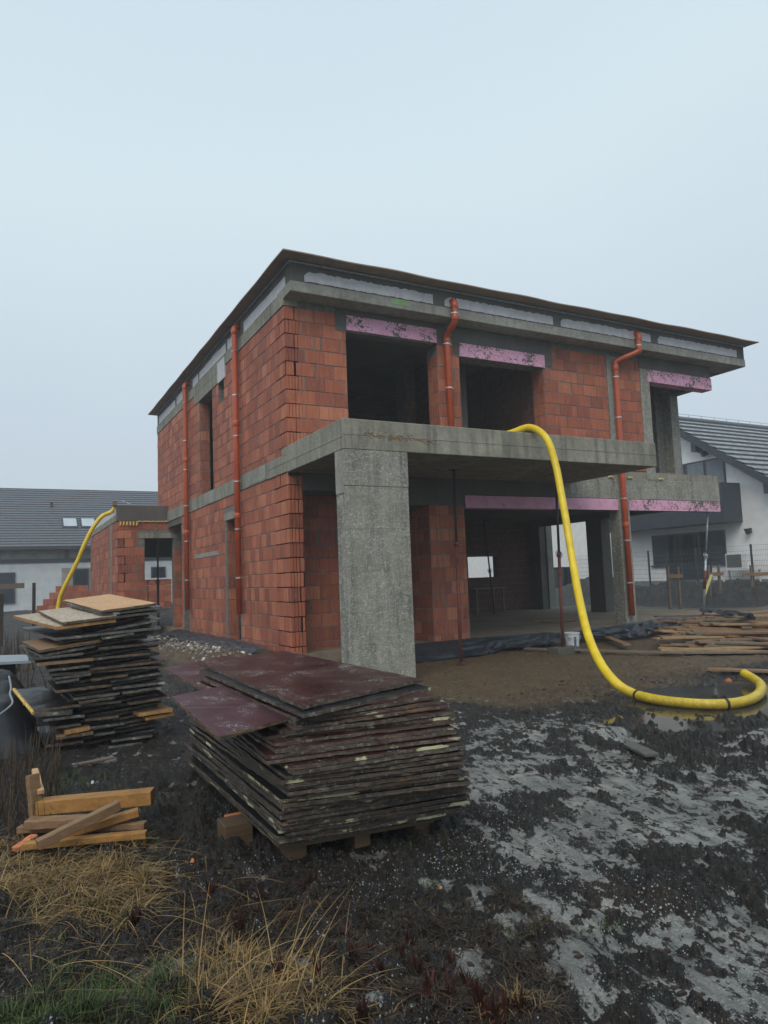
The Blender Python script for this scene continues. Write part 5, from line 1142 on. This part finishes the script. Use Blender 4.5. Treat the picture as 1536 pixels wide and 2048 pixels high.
for _ in range(30):
    c = GZ(rnd.gauss(500, 70), rnd.gauss(2010, 30), 0); clump(m, (c.x, c.y), .05, 24, .12, .17, rnd.choice((.3, -.2, 1.2, 2.6)), .9, .003, rnd, (0, 1))
for _ in range(14):
    c = GZ(rnd.gauss(450, 35), rnd.gauss(1925, 18), 0); clump(m, (c.x, c.y), .04, 14, .10, .12, .4, 1.2, .003, rnd, (.3, 1))
for (px, py, h, ln, ang) in ((420, 2030, .34, .42, .15), (430, 2035, .30, .55, .05), (400, 2040, .30, .62, -.2), (440, 2030, .22, .60, -.35), (395, 2000, .42, .12, .9), (365, 1990, .36, .08, 1.2), (470, 2040, .20, .5, -.5), (300, 1985, .16, .40, 2.9), (60, 1840, .22, .30, .4), (140, 1760, .22, .45, .1), (250, 1740, .16, .42, -.3), (95, 1750, .25, .3, .6), (700, 2040, .12, .4, -.3), (650, 2045, .14, .34, .1)):
    c = GZ(px, py, 0); blade(m, (c.x, c.y, zg0(c.x, c.y)), h, ln, ang + R(0), .0042, rnd, 14, 1.0, .85)
for _ in range(9): c = GZ(rnd.gauss(1000, 60), rnd.gauss(2030, 12), 0); clump(m, (c.x, c.y), .04, 16, .08, .08, 0, 2, .003, rnd, (0, .7))
for _ in range(14):
    c = GZ(rnd.gauss(520, 60), rnd.gauss(2000, 25), 0); blade(m, (c.x, c.y, zg0(c.x, c.y)), rnd.uniform(.16, .30), rnd.uniform(.55, 1.0), rnd.gauss(.88, .14), .0032, rnd, 16, 1.0, rnd.uniform(.5, 1))
for _ in range(120):
    c = GZ(rnd.uniform(-30, 520), rnd.uniform(1690, 2000), 0); blade(m, (c.x, c.y, zg0(c.x, c.y)), rnd.uniform(.06, .2), rnd.uniform(.2, .5), rnd.uniform(0, 6.28), .003, rnd, 12, 1.0, rnd.uniform(.3, 1))
for _ in range(46):
    c = GZ(rnd.gauss(560, 110), rnd.gauss(2000, 40), 0); clump(m, (c.x, c.y), .06, 14, .06, .12, rnd.uniform(0, 6.28), 1.5, .003, rnd, (0, .8))
for _ in range(26):      # arching strands leaning over to the right
    c = GZ(rnd.gauss(480, 80), rnd.gauss(2035, 12), 0); blade(m, (c.x, c.y, zg0(c.x, c.y)), rnd.uniform(.10, .26), rnd.uniform(.18, .45), rnd.gauss(.0, .35), .003, rnd, 12, 1.0, rnd.uniform(.4, 1))
for _ in range(40):
    c = GZ(rnd.uniform(-40, 640), rnd.uniform(1800, 2040), 0); clump(m, (c.x, c.y), .08, 14, .06, .13, rnd.uniform(0, 6.28), 1.5, .003, rnd, (0, .6))
tag(m.build('straw_grass', 'straw'), 'long dry straw-coloured grass in the lower left foreground', 'grass', kind='stuff')
m = MB()
for (px, py, sx, sy, n, h) in ((130, 1560, 35, 14, 16, .07), (230, 1985, 90, 34, 44, .085), (120, 2030, 90, 14, 40, .09), (300, 1660, 10, 12, 5, .05), (880, 1780, 25, 12, 5, .03), (840, 1700, 30, 12, 6, .03), (330, 2000, 50, 30, 9, .09), (60, 1460, 50, 30, 14, .09), (1210, 1860, 20, 10, 3, .03), (1020, 1870, 20, 10, 4, .03), (120, 1860, 110, 50, 9, .04), (30, 1560, 40, 50, 18, .10), (200, 1800, 60, 12, 14, .06)):
    for _ in range(n):
        c = GZ(rnd.gauss(px, sx), rnd.gauss(py, sy), 0); clump(m, (c.x, c.y), .05, 20, h, h * .8, rnd.uniform(0, 6.28), 1.6, .0042, rnd, (0, 1), seg=4)
tag(m.build('green_grass', 'green'), 'low green grass tufts among the dark litter', 'grass', kind='stuff')
m = MB()
for _ in range(2300):
    px, py = rnd.uniform(-40, 720), rnd.uniform(1500, 2048)
    if rnd.random() < .45: px, py = rnd.uniform(300, 1120), rnd.uniform(1800, 2060)
    if rnd.random() < .18: px, py = rnd.uniform(-40, 140), rnd.uniform(1420, 1700)
    c = GZ(px, py, 0)
    if _look(_ti, c.x, c.y) > .45: continue
    clump(m, (c.x, c.y), .07, 12, .035, .07, rnd.uniform(0, 6.28), 2, .005, rnd, (0, 1) if rnd.random() < .3 else (0, .35), seg=3)
tag(m.build('dead_litter', 'litter'), 'dark dead leaf litter and matted stalks over the mud', 'litter', kind='stuff')
# wilted dock clumps: one built, the rest copied
def dock_mesh(seed):
    rn = random.Random(seed); m = MB()
    for i in range(22):
        a = rn.uniform(0, 6.28); h = rn.uniform(.03, .10); r0 = rn.uniform(0, .02); p = (r0 * math.cos(a), r0 * math.sin(a), -.01); blade(m, p, h, h * rn.uniform(.05, .45), a, rn.uniform(.010, .022), rn, 5, .5, rn.random())
    for i in range(16):
        a = rn.uniform(0, 6.28); blade(m, (.02 * math.cos(a), .02 * math.sin(a), -.005), .03, .08, a, .014, rn, 4, 1.4, rn.random() * .6)
    return m
protos = []
spots = [(690, 1880), (705, 1945), (665, 1930), (820, 1900), (835, 1960), (870, 1985), (800, 1935), (905, 1925), (950, 1990), (960, 2025), (985, 2040), (1010, 2040), (860, 2035), (560, 1960), (760, 1965), (640, 1990), (740, 1900), (480, 1850), (420, 1790), (575, 1835), (340, 1745), (620, 1780), (1040, 2035), (930, 1960), (520, 1780), (270, 1840), (730, 2040), (900, 2030)]
for i, (px, py) in enumerate(spots):
    c = GZ(px, py, 0); loc = (c.x, c.y, zg(c.x, c.y))
    if i < 4:
        ob = dock_mesh(i + 5).build('wilted_plant', 'dock'); protos.append(ob)
    else: ob = protos[i % 4].copy(); COL.objects.link(ob)
    ob.location = loc; ob.rotation_euler = (rnd.uniform(-.2, .2), rnd.uniform(-.2, .2), rnd.uniform(0, 6.28)); ob.scale = (1, 1, rnd.uniform(.8, 1.35))
    tag(ob, 'dark red-brown wilted weed standing in the foreground mud', 'weed', 'wilted weeds in the foreground')
# dark stalks left edge
m = MB()
for _ in range(900):
    c = GZ(rnd.uniform(-60, 120), rnd.uniform(1440, 1680), 0); blade(m, (c.x, c.y, zg0(c.x, c.y)), rnd.uniform(.08, .34), rnd.uniform(.01, .12), rnd.uniform(0, 6.28), .006, rnd, 5, .5, rnd.random())
for _ in range(700):
    x, y = rnd.gauss(-.6, .5), rnd.gauss(13.5, 1.6); blade(m, (x, y, zg0(x, y)), rnd.uniform(.2, .75), rnd.uniform(.02, .25), rnd.uniform(0, 6.28), .02, rnd, 5, .5, rnd.random())
tag(m.build('dry_stalks', 'litter'), 'tall dark dry weed stalks along the left edge', 'weeds', kind='stuff')

# ------------------------------------------------------------------ haze
HAZE = .0027
k = bpy.data.materials.new('haze'); k.use_nodes = True; t_ = k.node_tree; t_.nodes.clear()
ou = t_.nodes.new('ShaderNodeOutputMaterial'); pv = t_.nodes.new('ShaderNodeVolumePrincipled'); pv.inputs['Color'].default_value = (.93, .96, 1, 1); pv.inputs['Density'].default_value = HAZE; pv.inputs['Anisotropy'].default_value = .2
t_.links.new(pv.outputs[0], ou.inputs['Volume']); MT['haze'] = k
m = MB(); m.box(-950, 950, -950, 950, -2.2, 10.5); hz = m.build('haze', 'haze'); tag(hz, kind='stuff')
hz['label'] = 'pale winter mist hanging over the building site'; hz['category'] = 'haze'
S.cycles.volume_bounces = 1
